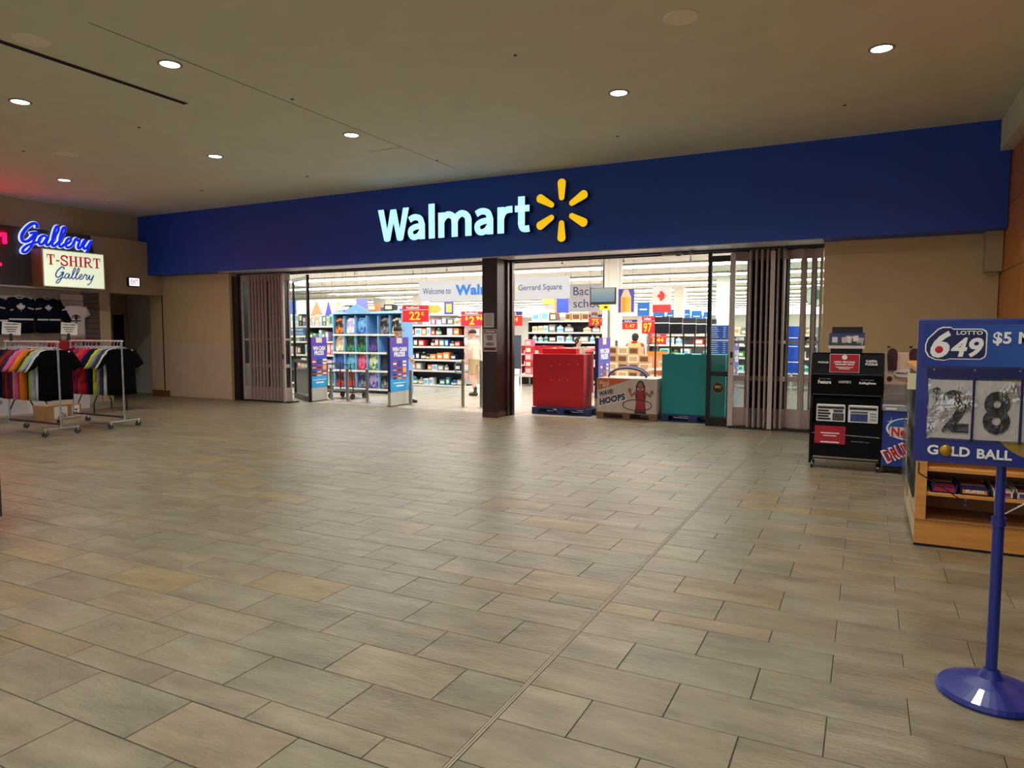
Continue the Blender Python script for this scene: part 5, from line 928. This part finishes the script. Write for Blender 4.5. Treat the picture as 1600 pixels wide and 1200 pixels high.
# ---- pallet displays at the right opening
def pallet(x, y, wd, dp, label, m):
    t = thing('pallet', label, 'pallet', (x, y, 0)); a = wd/2
    for k in range(5): obj('deck_board', B().cbox(-a, a, k*(dp-0.1)/4, k*(dp-0.1)/4+0.1, 0.11, 0.135, 0.003), m, t)
    for k in range(3): obj('bottom_board', B().box(-a, a, k*(dp-0.1)/2, k*(dp-0.1)/2+0.1, 0.0, 0.02), m, t)
    for i in range(3):
        for j in range(3): xx_ = (-a, -0.07, a-0.14)[i]; yy_ = (0, dp/2-0.05, dp-0.1)[j]; obj('block', B().box(xx_, xx_+0.14, yy_, yy_+0.1, 0.02, 0.11), m, t)
    return t
mPal = M('pallet_blue', (22,40,92), 0.6, var=0.2, scale=10); mPalW = M('pallet_wood', (120,88,62), 0.75, var=0.2, scale=8)
pallet(-5.30, 12.6, 1.22, 0.75, 'blue pallet under the red display', mPal); pallet(-3.92, 12.42, 1.14, 0.8, 'brown wooden pallet under the hoop box', mPalW); pallet(-2.74, 12.55, 1.16, 0.8, 'blue pallet under the teal display', mPal)
rd = thing('red_display_box', 'plain red back of a cardboard pallet display', 'display box', (-5.42, 12.75, 0.135)); obj('shell', B().box(-0.54, 0.54, 0, 0.45, 0, 1.045), M('red_card', (206,24,34), 0.6, var=0.05, scale=2), rd); obj('top_step', B().box(-0.42, 0.3, 0.2, 0.4, 1.045, 1.15), M('red_card'), rd); obj('lit_side_sheet', bx(0.541, 0.546, 0.0, 0.45, 0, 1.045), M('red_card_lit', (206,56,62), 0.6), rd)  # side sheet in lighter red stands for the stronger light on that side
for k, (x, z) in enumerate(((-0.14, 0.80), (0.03, 0.84), (0.24, 0.84), (0.42, 0.84), (-0.13, 0.52), (0.04, 0.52), (0.21, 0.52))): obj('tab_slot', B().prism([(x-0.012, z), (x+0.012, z), (x+0.008, z+0.03), (x-0.004, z+0.04)], 'y', -0.004, 0.0), M('red_tab', (210,110,110), 0.6), rd)
hb = thing('hoop_box', 'printed white carton of hoops on a wooden pallet', 'carton', (-3.92, 12.42, 0.135)); obj('carton', B().box(-0.56, 0.56, 0, 0.75, 0.0, 0.63), M('carton_print', (196,178,168), 0.55), hb); obj('side_edge', bx(-0.562, -0.56, 0, 0.75, 0, 0.63), M('carton_dark', (70,66,70), 0.6), hb)
fr_ = obj('orange_flash', B().prism([(-0.55, 0.40), (-0.55, 0.62), (0.1, 0.62)], 'y', -0.003, 0.0), M('flash_orange', (198,92,40), 0.5), hb); text(fr_, 'maui', M('carton_script', (226,206,170), 0.5), (-0.42, -0.0035, 0.53), 0.2, 0.12, tilt=R(12))
text(hb, 'wave', M('ink_navy', (40,34,70), 0.5), (-0.38, -0.003, 0.36), 0.28, 0.085, tilt=R(13)); text(hb, 'hoops', mLt, (-0.26, -0.0025, 0.235), 0.54, 0.15, tilt=R(14)); text(hb, 'hoops', M('ink_navy'), (-0.265, -0.0045, 0.24), 0.52, 0.125, tilt=R(14))
mDress = M('print_dress', (150,36,44), 0.5); mSkinP = M('print_skin', (150,98,80), 0.5); mHairP = M('print_hair', (50,32,30), 0.5)
pg = obj('printed_girl', B().prism([(0.16, 0.0), (0.38, 0.0), (0.36, 0.2), (0.38, 0.36), (0.32, 0.43), (0.22, 0.43), (0.17, 0.36), (0.19, 0.2)], 'y', -0.004, 0.0), mDress, hb)
obj('printed_hair', B().prism(ov(0.27, 0.52, 0.068, 0.08, 20), 'y', -0.004, -0.001).box(0.185, 0.21, -0.006, -0.001, 0.28, 0.52).box(0.33, 0.355, -0.006, -0.001, 0.28, 0.52), mHairP, pg); obj('printed_face', B().prism(ov(0.27, 0.51, 0.047, 0.06, 18), 'y', -0.0065, -0.004).prism([(0.245, 0.40), (0.295, 0.40), (0.285, 0.46), (0.255, 0.46)], 'y', -0.0065, -0.004), mSkinP, pg)
arm = B().stroke([(0.19, 0.39), (0.10, 0.32), (0.07, 0.40)], 0.05, 0.003); arm.stroke([(0.35, 0.39), (0.46, 0.32), (0.475, 0.39)], 0.05, 0.003); arm.join(B().ball((0.07, 0.42, 0.002), (0.035, 0.04, 0.002))); arm.join(B().ball((0.48, 0.39, 0.002), (0.035, 0.04, 0.002)))
obj('printed_arms', arm, mSkinP, pg, (0, -0.004, 0), S_ROT); hp_ = ov(0.21, 0.15, 0.27, 0.10, 40); obj('printed_hoop', B().stroke(hp_+[hp_[0]], 0.012, 0.003), mHairP, pg, (0, -0.006, 0), S_ROT); obj('printed_belt', bx(0.165, 0.375, -0.006, -0.004, 0.0, 0.035), M('ink_navy'), pg)
hl_ = [(0.36*math.cos(PI*i/24), 0.70*math.sin(PI*i/24)*0.0, 0.02+0.17*math.sin(PI*i/24)) for i in range(25)]
for k, (dy, c) in enumerate(((0.15, 'navy'), (0.28, 'grey'), (0.4, 'purple'))): tag(obj('hula_hoop', B().tube([(p[0]-0.02*k, 0, p[2]+0.01*k) for p in hl_], 0.016, 8), M('goods_'+c, PAL[c], 0.4), None, (-3.95, 12.42+dy, 0.755)), '%s plastic hula hoop standing up out of the hoop carton' % {'navy':'front dark blue','grey':'middle grey','purple':'rear purple'}[c], 'hula hoop', 'hula hoops in the carton')
tl = thing('teal_display_box', 'plain teal back of a cardboard pallet display', 'display box', (-2.75, 12.6, 0.135)); obj('shell', B().box(-0.56, 0.56, 0, 0.6, 0, 1.08), M('teal_card', (20,136,142), 0.6, var=0.05, scale=2), tl)
for k in range(4): obj('tab_slot', B().cyl((0.25, -0.004, 0.14+0.25*k), (0.25, 0.0, 0.14+0.25*k), 0.016, n=8), M('teal_dark', (16,60,70), 0.6), tl)
for k in range(3): obj('top_tab', B().box(-0.46+0.3*k, -0.34+0.3*k, 0.02, 0.05, 1.08, 1.095), M('teal_card'), tl)
# ---- stacked cartons
pallet(-5.0, 16.0, 1.1, 0.8, 'wooden pallet under the stack of tan cartons', mPalW); n = 0
for r in range(6):
    for c in range(4):
        if r == 5 and c == 3: continue
        o = obj('product_carton', product_mesh('carton', 'tan' if (r+c) % 3 else 'cream'), None, None, (-5.42+0.262*c+(0.01 if r % 2 else 0), 16.22, 0.135+0.19*r), None, scale=(0.258, 0.4, 0.188)); tag(o, 'tan carton in the big stack, %s row from the floor, %s from the left' % (ORD[r], ORD[c]), 'carton', 'cartons in the big stack')
og = gondola('orange_shelf', 'orange edged shelf of red packets beside the carton stack', 'shelf', -4.46, -4.02, 15.7, 0.4, [0.1, 0.45, 0.8], 1.12, ('peach', (226,150,110)), ('orange', (238,150,50)), False)
obj('orange_header', bx(-0.22, 0.22, -0.01, 0.02, 1.06, 1.18), mPrintOrange, og)
for k, z in enumerate((0.1, 0.45, 0.8)): goods('the %s level of the orange shelf' % LV[k], -4.42, -4.06, 15.7, z, 0.22, ['pouch', 'carton'], ['red', 'pink', 'cream', 'black'], (0.12, 0.2), 0.2, 60+k)
# ---- shelves further back on the right
gondola('houseware_gondola', 'white shelving of housewares with cartons on top behind the red display', 'shelf', -9.7, -6.95, 20.4, 0.5, [0.1, 0.6, 1.0, 1.32, 1.62, 1.98], 2.0, ('darkback'  , (46,44,52)), ('white', (214,220,228)))
for k, z in enumerate((0.6, 1.0, 1.32, 1.62, 1.98)): goods('the %s shelf of the houseware gondola' % LV[k+1], -9.6, -7.05, 20.4, z, 0.26 if k < 4 else 0.34, ['carton', 'bottle', 'carton', 'pouch'] if k < 4 else ['carton'], [['white', 'grey', 'black', 'brown'], ['cream', 'tan', 'white', 'sky blue'], ['grey', 'sky blue', 'white', 'mint', 'black'], ['white', 'grey', 'black', 'teal', 'cream'], ['tan', 'tan', 'white', 'brown', 'tan']][k], (0.16, 0.32), 0.3, 70+k, 0.92)
gondola('grocery_gondola', 'white shelving of groceries behind the checkout panels', 'shelf', -6.0, -1.2, 21.0, 0.5, [0.1, 0.5, 0.9, 1.25, 1.55], 1.75, ('greyback', (150,146,148)), ('white', (214,220,228)))
for k, z in enumerate((0.5, 0.9, 1.25, 1.55)): goods('the %s shelf of the grocery gondola' % LV[k+1], -5.9, -1.3, 21.0, z, 0.27, ['carton', 'bottle', 'pouch'], [['white', 'cream', 'mint', 'red'], ['white', 'mint', 'green', 'sky blue', 'cream'], ['white', 'pink', 'red', 'cream', 'grey'], ['white', 'grey', 'red', 'tan', 'cream']][k], (0.2, 0.34), 0.3, 80+k, 0.92)
gondola('grey_gondola', 'grey backed shelving behind the right folding gate', 'shelf', -0.6, 3.2, 17.5, 0.5, [0.1, 0.6, 1.1, 1.5], 1.9, ('greyback', (150,146,148)), ('white', (214,220,228)))
for k, z in enumerate((0.6, 1.1, 1.5)): goods('the %s shelf of the grey gondola' % LV[k+1], -0.5, 1.6, 17.5, z, 0.3, ['carton', 'bottle'], ['white', 'grey', 'blue', 'cream', 'red'], (0.22, 0.36), 0.3, 90+k)
# red shelf unit, slate board, low table, red packs
rsu = gondola('red_shelf', 'red cardboard shelf unit with white tickets behind the brown column', 'shelf', -9.62, -8.4, 19.75, 0.45, [0.28, 0.62, 0.96], 1.2, ('redcard', (170,24,40)), ('redcard2', (206,60,70)))
for z in (0.28, 0.62, 0.96):
    for x in (-0.45, -0.1, 0.2, 0.48): obj('ticket', bx(x-0.07, x+0.07, -0.016, -0.012, z-0.02, z+0.1), mLt, rsu)
rt = thing('red_display_table', 'long red display counter behind the red pallet display', 'display table', (-7.15, 17.4, 0)); obj('body', B().box(-0.55, 0.55, 0, 0.6, 0, 1.10), M('gond_redcard', (170,24,40)), rt); obj('top', B().prism([(-0.05, 1.10), (0.65, 1.10), (0.65, 1.2), (-0.05, 1.14)], 'x', -0.6, 0.6), M('red_top', (226,96,100), 0.5), rt); obj('front_card', B().prism([(-0.3, 1.1), (0.1, 1.1), (0.1, 1.18), (-0.25, 1.22)], 'y', -0.06, -0.05), mRed, rt)
wt = thing('low_white_table', 'low white table right of the brown column', 'table', (-9.3, 19.0, 0)); obj('table_top', B().cbox(-0.35, 0.35, 0, 0.6, 0.28, 0.35, 0.01), mWhite, wt)
for sx_ in (-0.28, 0.28):
    for sy_ in (0.06, 0.54): obj('leg', B().cyl((sx_, sy_, 0), (sx_, sy_, 0.28), 0.025, n=8), mGrey, wt)
sb = thing('slate_board', 'blank slate blue board standing on the low white table', 'sign board', (-9.46, 19.1, 0.35)); obj('panel', B().cbox(-0.13, 0.13, 0, 0.03, 0.16, 1.18, 0.004), M('slate_blue', (66,84,104), 0.6), sb); obj('stand', B().box(-0.12, -0.09, 0, 0.03, 0, 0.16).box(0.09, 0.12, 0, 0.03, 0, 0.16).box(-0.13, 0.13, -0.06, 0.1, 0, 0.012), mSteel, sb)
for k in range(5): tag(obj('product_carton', product_mesh('carton', 'red' if k % 2 else 'pink'), None, None, (-9.12, 19.3, 0.35+0.21*k), None, scale=(0.22, 0.25, 0.208)), '%s carton in the tall stack on the low table, %s from the bottom' % ('red' if k % 2 else 'pink', ORD[k]), 'carton', 'cartons on the low table')
# ---- checkout panels on poles, price boards
for k, (x, y, wd) in enumerate(((-3.95, 15.0, 0.31), (-3.83, 15.75, 0.28), (-3.70, 16.5, 0.30), (-3.62, 17.3, 0.28), (-3.55, 18.2, 0.28))):
    t = thing('checkout_panel', 'black checkout panel on a thin pole, %s in the row' % ORD[k], 'checkout sign', (x, y, 0), 0, 'checkout panels in a row'); obj('pole', B().cyl((-wd*0.45, 0, 0.02), (-wd*0.45, 0, 1.94), 0.02, n=8), mBlack, t); obj('base', B().cyl((-wd*0.45, 0, 0), (-wd*0.45, 0, 0.02), 0.14, n=14), mBlack, t)
    obj('upper_panel', bx(-wd/2, wd/2, -0.03, 0.03, 1.82, 1.94), M('panel_charcoal', (44,44,48), 0.4), t); obj('white_strip', bx(-wd/2, wd/2, -0.034, 0.034, 1.80, 1.82), mLt, t); obj('lower_panel', bx(-wd/2, wd/2, -0.03, 0.03, 1.58, 1.80), M('panel_black', (22,22,30), 0.3), t)
pbd = thing('price_board', 'blue price list boards on a white stand behind the right glass door', 'price board', (-2.47, 13.6, 0)); obj('stand', B().box(-0.02, 0.02, 0.01, 0.04, 0, 1.75).box(-0.16, 0.16, -0.06, 0.12, 0, 0.02), mWhite, pbd)
for z0, z1 in ((1.475, 1.735), (1.20, 1.445)):
    b_ = obj('board', bx(-0.21, 0.21, -0.01, 0.01, z0, z1), M('board_blue', (16,70,180), 0.45), pbd); obj('board_rim', bx(-0.22, 0.22, -0.006, 0.006, z0-0.012, z1+0.012), mLt, pbd)
    for k in range(6): obj('text_line', B().box(-0.18, -0.06+0.015*(k % 3), -0.012, -0.01, z1-0.035-0.037*k, z1-0.025-0.037*k).box(0.05, 0.1, -0.012, -0.01, z1-0.035-0.037*k, z1-0.025-0.037*k).box(0.14, 0.19, -0.012, -0.01, z1-0.035-0.037*k, z1-0.025-0.037*k), mLt, b_)
pb2 = thing('price_board', 'blue list board behind the panes of the right folding gate', 'price board', (-1.25, 14.0, 0)); obj('stand', bx(-0.02, 0.02, 0.01, 0.04, 0, 1.7), mWhite, pb2); obj('foot', bx(-0.15, 0.15, -0.1, 0.14, 0, 0.02), mWhite, pb2); obj('board', bx(-0.22, 0.2, -0.01, 0.01, 0.85, 1.72), M('board_blue'), pb2); obj('text_line', B().box(-0.16, 0.1, -0.012, -0.01, 1.5, 1.515).box(-0.16, 0.1, -0.012, -0.01, 1.42, 1.435).box(-0.16, 0.1, -0.012, -0.01, 1.34, 1.355).box(-0.22, 0.2, -0.012, -0.01, 1.05, 1.065), mLt, pb2)
gm = thing('grey_machine', 'grey vending machine behind the panes of the right folding gate', 'machine', (-0.55, 14.6, 0)); obj('body', B().cbox(-0.32, 0.5, 0, 0.6, 0, 1.72, 0.02), M('machine_grey', (120,126,130), 0.4, var=0.15, scale=6), gm); obj('front', bx(-0.26, 0.44, -0.015, 0, 0.2, 1.0), M('machine_white', (200,206,204), 0.5), gm); obj('window', bx(-0.26, 0.44, -0.01, 0, 1.05, 1.65), M('machine_window', (90,100,106), 0.2), gm)
# ================================================================== PEOPLE
_people = []
def person(label, loc, rz, caps, mats, kids, name='person'):
    """caps: (p0, r0, p1, r1, tag); one continuous surface by voxel remesh, coloured by nearest capsule"""
    b = B()
    for p0, r0, p1, r1, tg in caps:
        b.ball(p0, r0, 12, 8); b.ball(p1, r1, 12, 8)
        if (Vector(p0)-Vector(p1)).length > 1e-4: b.cyl(p0, p1, r0, r1, n=12)
    me = b.mesh('raw'); o = bpy.data.objects.new('raw', me); COL.objects.link(o)
    md = o.modifiers.new('r', 'REMESH'); md.mode = 'VOXEL'; md.voxel_size = 0.0085; md.adaptivity = 0.0
    sm = o.modifiers.new('s', 'SMOOTH'); sm.iterations = 3; sm.factor = 0.5
    _people.append((o, label, loc, rz, caps, mats, kids, name))
def figure(Ht=1.72, stride=0.0, back=None, arm=(0.05, 0.25), lean=0.0, bag=False, shorts=False, sleeves='short'):
    """joints in a frame facing +X, left side +Y; returns capsules"""
    s = Ht/1.75; c = []
    def P(x, y, z): return (x*s, y*s, z*s)
    hip, chest, neck, head = P(0, 0, 0.95), P(lean*0.5, 0, 1.28), P(lean*0.9+0.01, 0, 1.46), P(lean*1.0+0.035, 0, 1.615)
    for y in (-0.06, 0.06):
        c += [(P(0, y*1.0, 0.98), 0.118*s, P(lean*0.4, y*1.1, 1.22), 0.112*s, 'shirt'), (P(lean*0.4, y*1.1, 1.22), 0.112*s, P(lean*0.75, y*1.3, 1.37), 0.085*s, 'shirt'), (P(0, y*1.0, 0.93), 0.118*s, P(0, y, 0.86), 0.112*s, 'pants')]
    c += [(P(lean*0.8, -0.16, 1.41), 0.055*s, P(lean*0.8, 0.16, 1.41), 0.055*s, 'shirt'), (P(lean*0.85, 0, 1.40), 0.06*s, neck, 0.055*s, 'skin'), (neck, 0.053*s, P(lean+0.015, 0, 1.54), 0.055*s, 'skin')]
    hx, hz = lean+0.03, 1.615
    c += [(P(hx-0.02, 0, hz+0.015), 0.086*s, P(hx+0.012, 0, hz+0.025), 0.082*s, 'skin'), (P(hx+0.02, 0, hz-0.045), 0.062*s, P(hx+0.045, 0, hz-0.075), 0.038*s, 'skin'), (P(hx+0.088, 0, hz-0.005), 0.013*s, P(hx+0.10, 0, hz-0.028), 0.015*s, 'skin'), (P(hx+0.072, -0.014, hz-0.058), 0.012*s, P(hx+0.072, 0.014, hz-0.058), 0.012*s, 'lip')]
    for y in (-1, 1):
        c.append((P(hx-0.005, y*0.086, hz+0.012), 0.014*s, P(hx-0.012, y*0.088, hz-0.02), 0.010*s, 'skin')); c.append((P(hx+0.076, y*0.032, hz+0.012), 0.011*s, P(hx+0.077, y*0.032, hz+0.012), 0.011*s, 'eye'))
    for y, sg_, ai in ((-0.095, 1, 0), (0.095, -1, 1)):
        st = stride if sg_ > 0 else -(stride if back is None else back); knee = P(st*0.55+0.03, y*1.02, 0.50); ank = P(st*1.0-0.03 if st <= 0 else st*0.95-0.02, y, 0.10 if st >= 0 else 0.12)
        lo = 'skin' if shorts else 'pants'
        c += [(P(0, y*0.95, 0.88), 0.098*s, tuple(0.62*a+0.38*b_ for a, b_ in zip(P(0, y, 0.88), knee)), 0.088*s, 'pants')]
        mid = tuple(0.25*a+0.75*b_ for a, b_ in zip(P(0, y, 0.88), knee)); c += [(tuple(0.62*a+0.38*b_ for a, b_ in zip(P(0, y, 0.88), knee)), 0.088*s, mid, 0.078*s, 'pants'), (mid, 0.064*s if shorts else 0.074*s, knee, 0.056*s if shorts else 0.07*s, lo)]
        calf = tuple(0.68*a+0.32*b_ for a, b_ in zip(knee, ank)); c += [(knee, 0.055*s if shorts else 0.066*s, calf, 0.056*s if shorts else 0.064*s, lo), (calf, 0.056*s if shorts else 0.064*s, ank, 0.040*s if shorts else 0.056*s, lo)]
        if shorts: c.append((ank, 0.046*s, (ank[0], ank[1], ank[2]+0.09*s), 0.048*s, 'shoe'))
        c += [((ank[0]-0.035*s, ank[1], 0.045*s), 0.042*s, (ank[0]+0.07*s, ank[1], 0.045*s), 0.044*s, 'shoe'), ((ank[0]+0.07*s, ank[1], 0.042*s), 0.042*s, (ank[0]+0.155*s, ank[1]*1.05, 0.036*s), 0.034*s, 'shoe'), (ank, 0.044*s, (ank[0], ank[1], 0.05*s), 0.044*s, 'shoe')]
        yy = -0.21 if y < 0 else 0.21; a0, a1 = (arm[0], arm[1]) if ai == 0 or len(arm) == 2 else (arm[2], arm[3])
        sh = P(lean*0.8, yy*0.92, 1.40); el = P(lean*0.8+a0, yy*1.2, 1.12); wr_ = P(lean*0.8+a1, yy*1.12, 0.90+max(0, a1)*0.45)
        slv = 'shirt'; fore = 'shirt' if sleeves == 'long' else 'skin'; mid = tuple(0.4*p+0.6*q for p, q in zip(sh, el))
        c += [(sh, 0.062*s, mid, 0.056*s if sleeves != 'long' else 0.05*s, slv), (mid, 0.044*s, el, 0.040*s, fore), (el, 0.040*s, wr_, 0.027*s, fore)]
        d = (Vector(wr_)-Vector(el)).normalized(); w0 = Vector(wr_); side = Vector((0, 1, 0)).cross(d).normalized(); palm = w0+d*0.085*s
        c += [(tuple(w0+d*0.02*s), 0.024*s, tuple(palm-side*0.022*s), 0.019*s, 'skin'), (tuple(w0+d*0.02*s), 0.024*s, tuple(palm+side*0.022*s), 0.019*s, 'skin')]
        for f in range(4):
            off = side*(-0.032+0.0215*f)*s; L_ = (0.058, 0.072, 0.076, 0.066)[f]*s; k0 = palm+off; inn = Vector((0, -1 if yy > 0 else 1, 0)); k1 = k0+d*L_*0.55+inn*0.012*s; k2 = k1+d*L_*0.42+inn*0.024*s
            c += [(tuple(k0), 0.0095*s, tuple(k1), 0.0092*s, 'skin'), (tuple(k1), 0.0092*s, tuple(k2), 0.0085*s, 'skin')]
        t0 = w0+d*0.03*s+side*0.026*s; t1 = t0+d*0.035*s+side*0.022*s; t2 = t1+d*0.03*s+side*0.004*s; c += [(tuple(t0), 0.012*s, tuple(t1), 0.0105*s, 'skin'), (tuple(t1), 0.0105*s, tuple(t2), 0.009*s, 'skin')]
    return c, (hx*s, 0, hz*s), s
def cap_parts(h, s, m, brim=True):
    b = B(); n = 16; prof = [(0.098, 0.02), (0.102, 0.045), (0.092, 0.085), (0.06, 0.115), (0.02, 0.124)]
    b.lathe([(r*s, z*s) for r, z in prof], (h[0]-0.008*s, 0, h[2]), n)
    out = [('cap', b, m)]
    if brim: out.append(('cap_brim', B().prism([(h[0]+0.05*s, -0.075*s), (h[0]+0.12*s, -0.07*s), (h[0]+0.165*s, -0.03*s), (h[0]+0.165*s, 0.03*s), (h[0]+0.12*s, 0.07*s), (h[0]+0.05*s, 0.075*s)], 'z', h[2]+0.028*s, h[2]+0.038*s), m))
    return out
def hair_part(h, s, m, low=0.02):
    b = B(); b.ball((h[0]-0.018*s, 0, h[2]+0.03*s), (0.102*s, 0.100*s, 0.098*s), 16, 10); b.ball((h[0]-0.05*s, 0, h[2]-low*s), (0.07*s, 0.088*s, 0.075*s), 14, 8)
    return [('hair', b, m)]
SK = M('skin_light', (216,170,146), 0.55); SK2 = M('skin_tan', (228,182,152), 0.55); LIP = M('lips', (168,96,88), 0.5); EYE = M('eye_dark', (40,30,28), 0.3)
def mset(skin, shirt, pants, shoe): return {'skin': skin, 'shirt': shirt, 'pants': pants, 'shoe': shoe, 'lip': LIP, 'eye': EYE}
c, h, s = figure(1.70, 0.05, arm=(-0.05, 0.05, -0.02, 0.10), lean=0.02, shorts=True)
person('person in a dark cap, pale t-shirt and khaki shorts walking left by the brown column', (-8.92, 15.56, 0), PI, c, mset(SK, M('tee_cream', (206,200,180), 0.85), M('khaki', (176,152,112), 0.85), M('boots_dark', (52,46,40), 0.7)), cap_parts(h, s, M('cap_charcoal', (46,44,46), 0.8)))
c, h, s = figure(1.76, 0.42, arm=(-0.1, 0.08, 0.02, 0.22), lean=0.03, sleeves='long', back=0.05)
person('person in a black cap and black trousers striding behind the middle pedestal', (-9.72, 13.32, 0), R(12), c, mset(SK2, M('hoodie_yellowish', (170,140,70), 0.85), M('trousers_black', (18,18,20), 0.85), M('shoes_black', (22,20,20), 0.6)), cap_parts(h, s, M('cap_black', (30,28,28), 0.8)))
c, h, s = figure(1.50, 0.0, arm=(0.04, 0.22), lean=0.03)
person('person with short dark hair in a pale top behind the red display', (-6.45, 16.4, 0), R(-20), c, mset(SK, M('top_sage', (150,150,136), 0.85), M('jeans_dark', (40,44,60), 0.85), M('shoes_black')), hair_part(h, s, M('hair_black', (22,18,18), 0.6)))
c, h, s = figure(1.60, 0.0, arm=(0.04, 0.18), sleeves='long')
person('person in a tan vest over a red top seen from behind above the cartons', (-5.30, 17.5, 0), R(95), c, mset(SK2, M('top_red', (190,30,36), 0.85), M('jeans_dark'), M('shoes_black')), hair_part(h, s, M('hair_black'), 0.03) + [('vest', B().cbox(-0.165*s, -0.05*s, -0.18*s, 0.18*s, 0.86*s, 1.49*s, 0.06).cbox(0.06*s, 0.14*s, -0.18*s, 0.18*s, 0.86*s, 1.49*s, 0.06), M('vest_tan', (214,170,110), 0.8)), ('hood', B().ball((-0.08*s, 0, 1.485*s), (0.10*s, 0.10*s, 0.045*s)), M('top_red'))])
bpy.context.view_layer.update(); dg = bpy.context.evaluated_depsgraph_get()
for o, label, loc, rz, caps, mats, kids, name in _people:
    me = bpy.data.meshes.new_from_object(o.evaluated_get(dg)); n = len(me.polygons); cen = np.empty(n*3); me.polygons.foreach_get('center', cen); cen = cen.reshape(-1, 3)
    keys = list(mats); best = np.full(n, 9.0); idx = np.zeros(n, dtype=np.int32)
    for p0, r0, p1, r1, tg in caps:
        a = np.array(p0); ab = np.array(p1)-a; L2 = max(ab@ab, 1e-9); t = np.clip(((cen-a)@ab)/L2, 0, 1); d = np.linalg.norm(cen-(a+t[:, None]*ab), axis=1)-(r0+(r1-r0)*t)
        if tg in ('eye', 'lip'): d = d-0.003
        m_ = d < best; best[m_] = d[m_]; idx[m_] = keys.index(tg)
    me.materials.clear()
    for k in keys: me.materials.append(mats[k])
    me.polygons.foreach_set('material_index', idx); me.polygons.foreach_set('use_smooth', [True]*n); me.update()
    b_ = bpy.data.objects.new(name, me); COL.objects.link(b_); b_.location = loc; b_.rotation_euler = (0, 0, rz); tag(b_, label, 'person')
    for kn, kb, km in kids: obj(kn, kb, km, b_, smooth=True)
    raw = o.data; bpy.data.objects.remove(o); bpy.data.meshes.remove(raw)
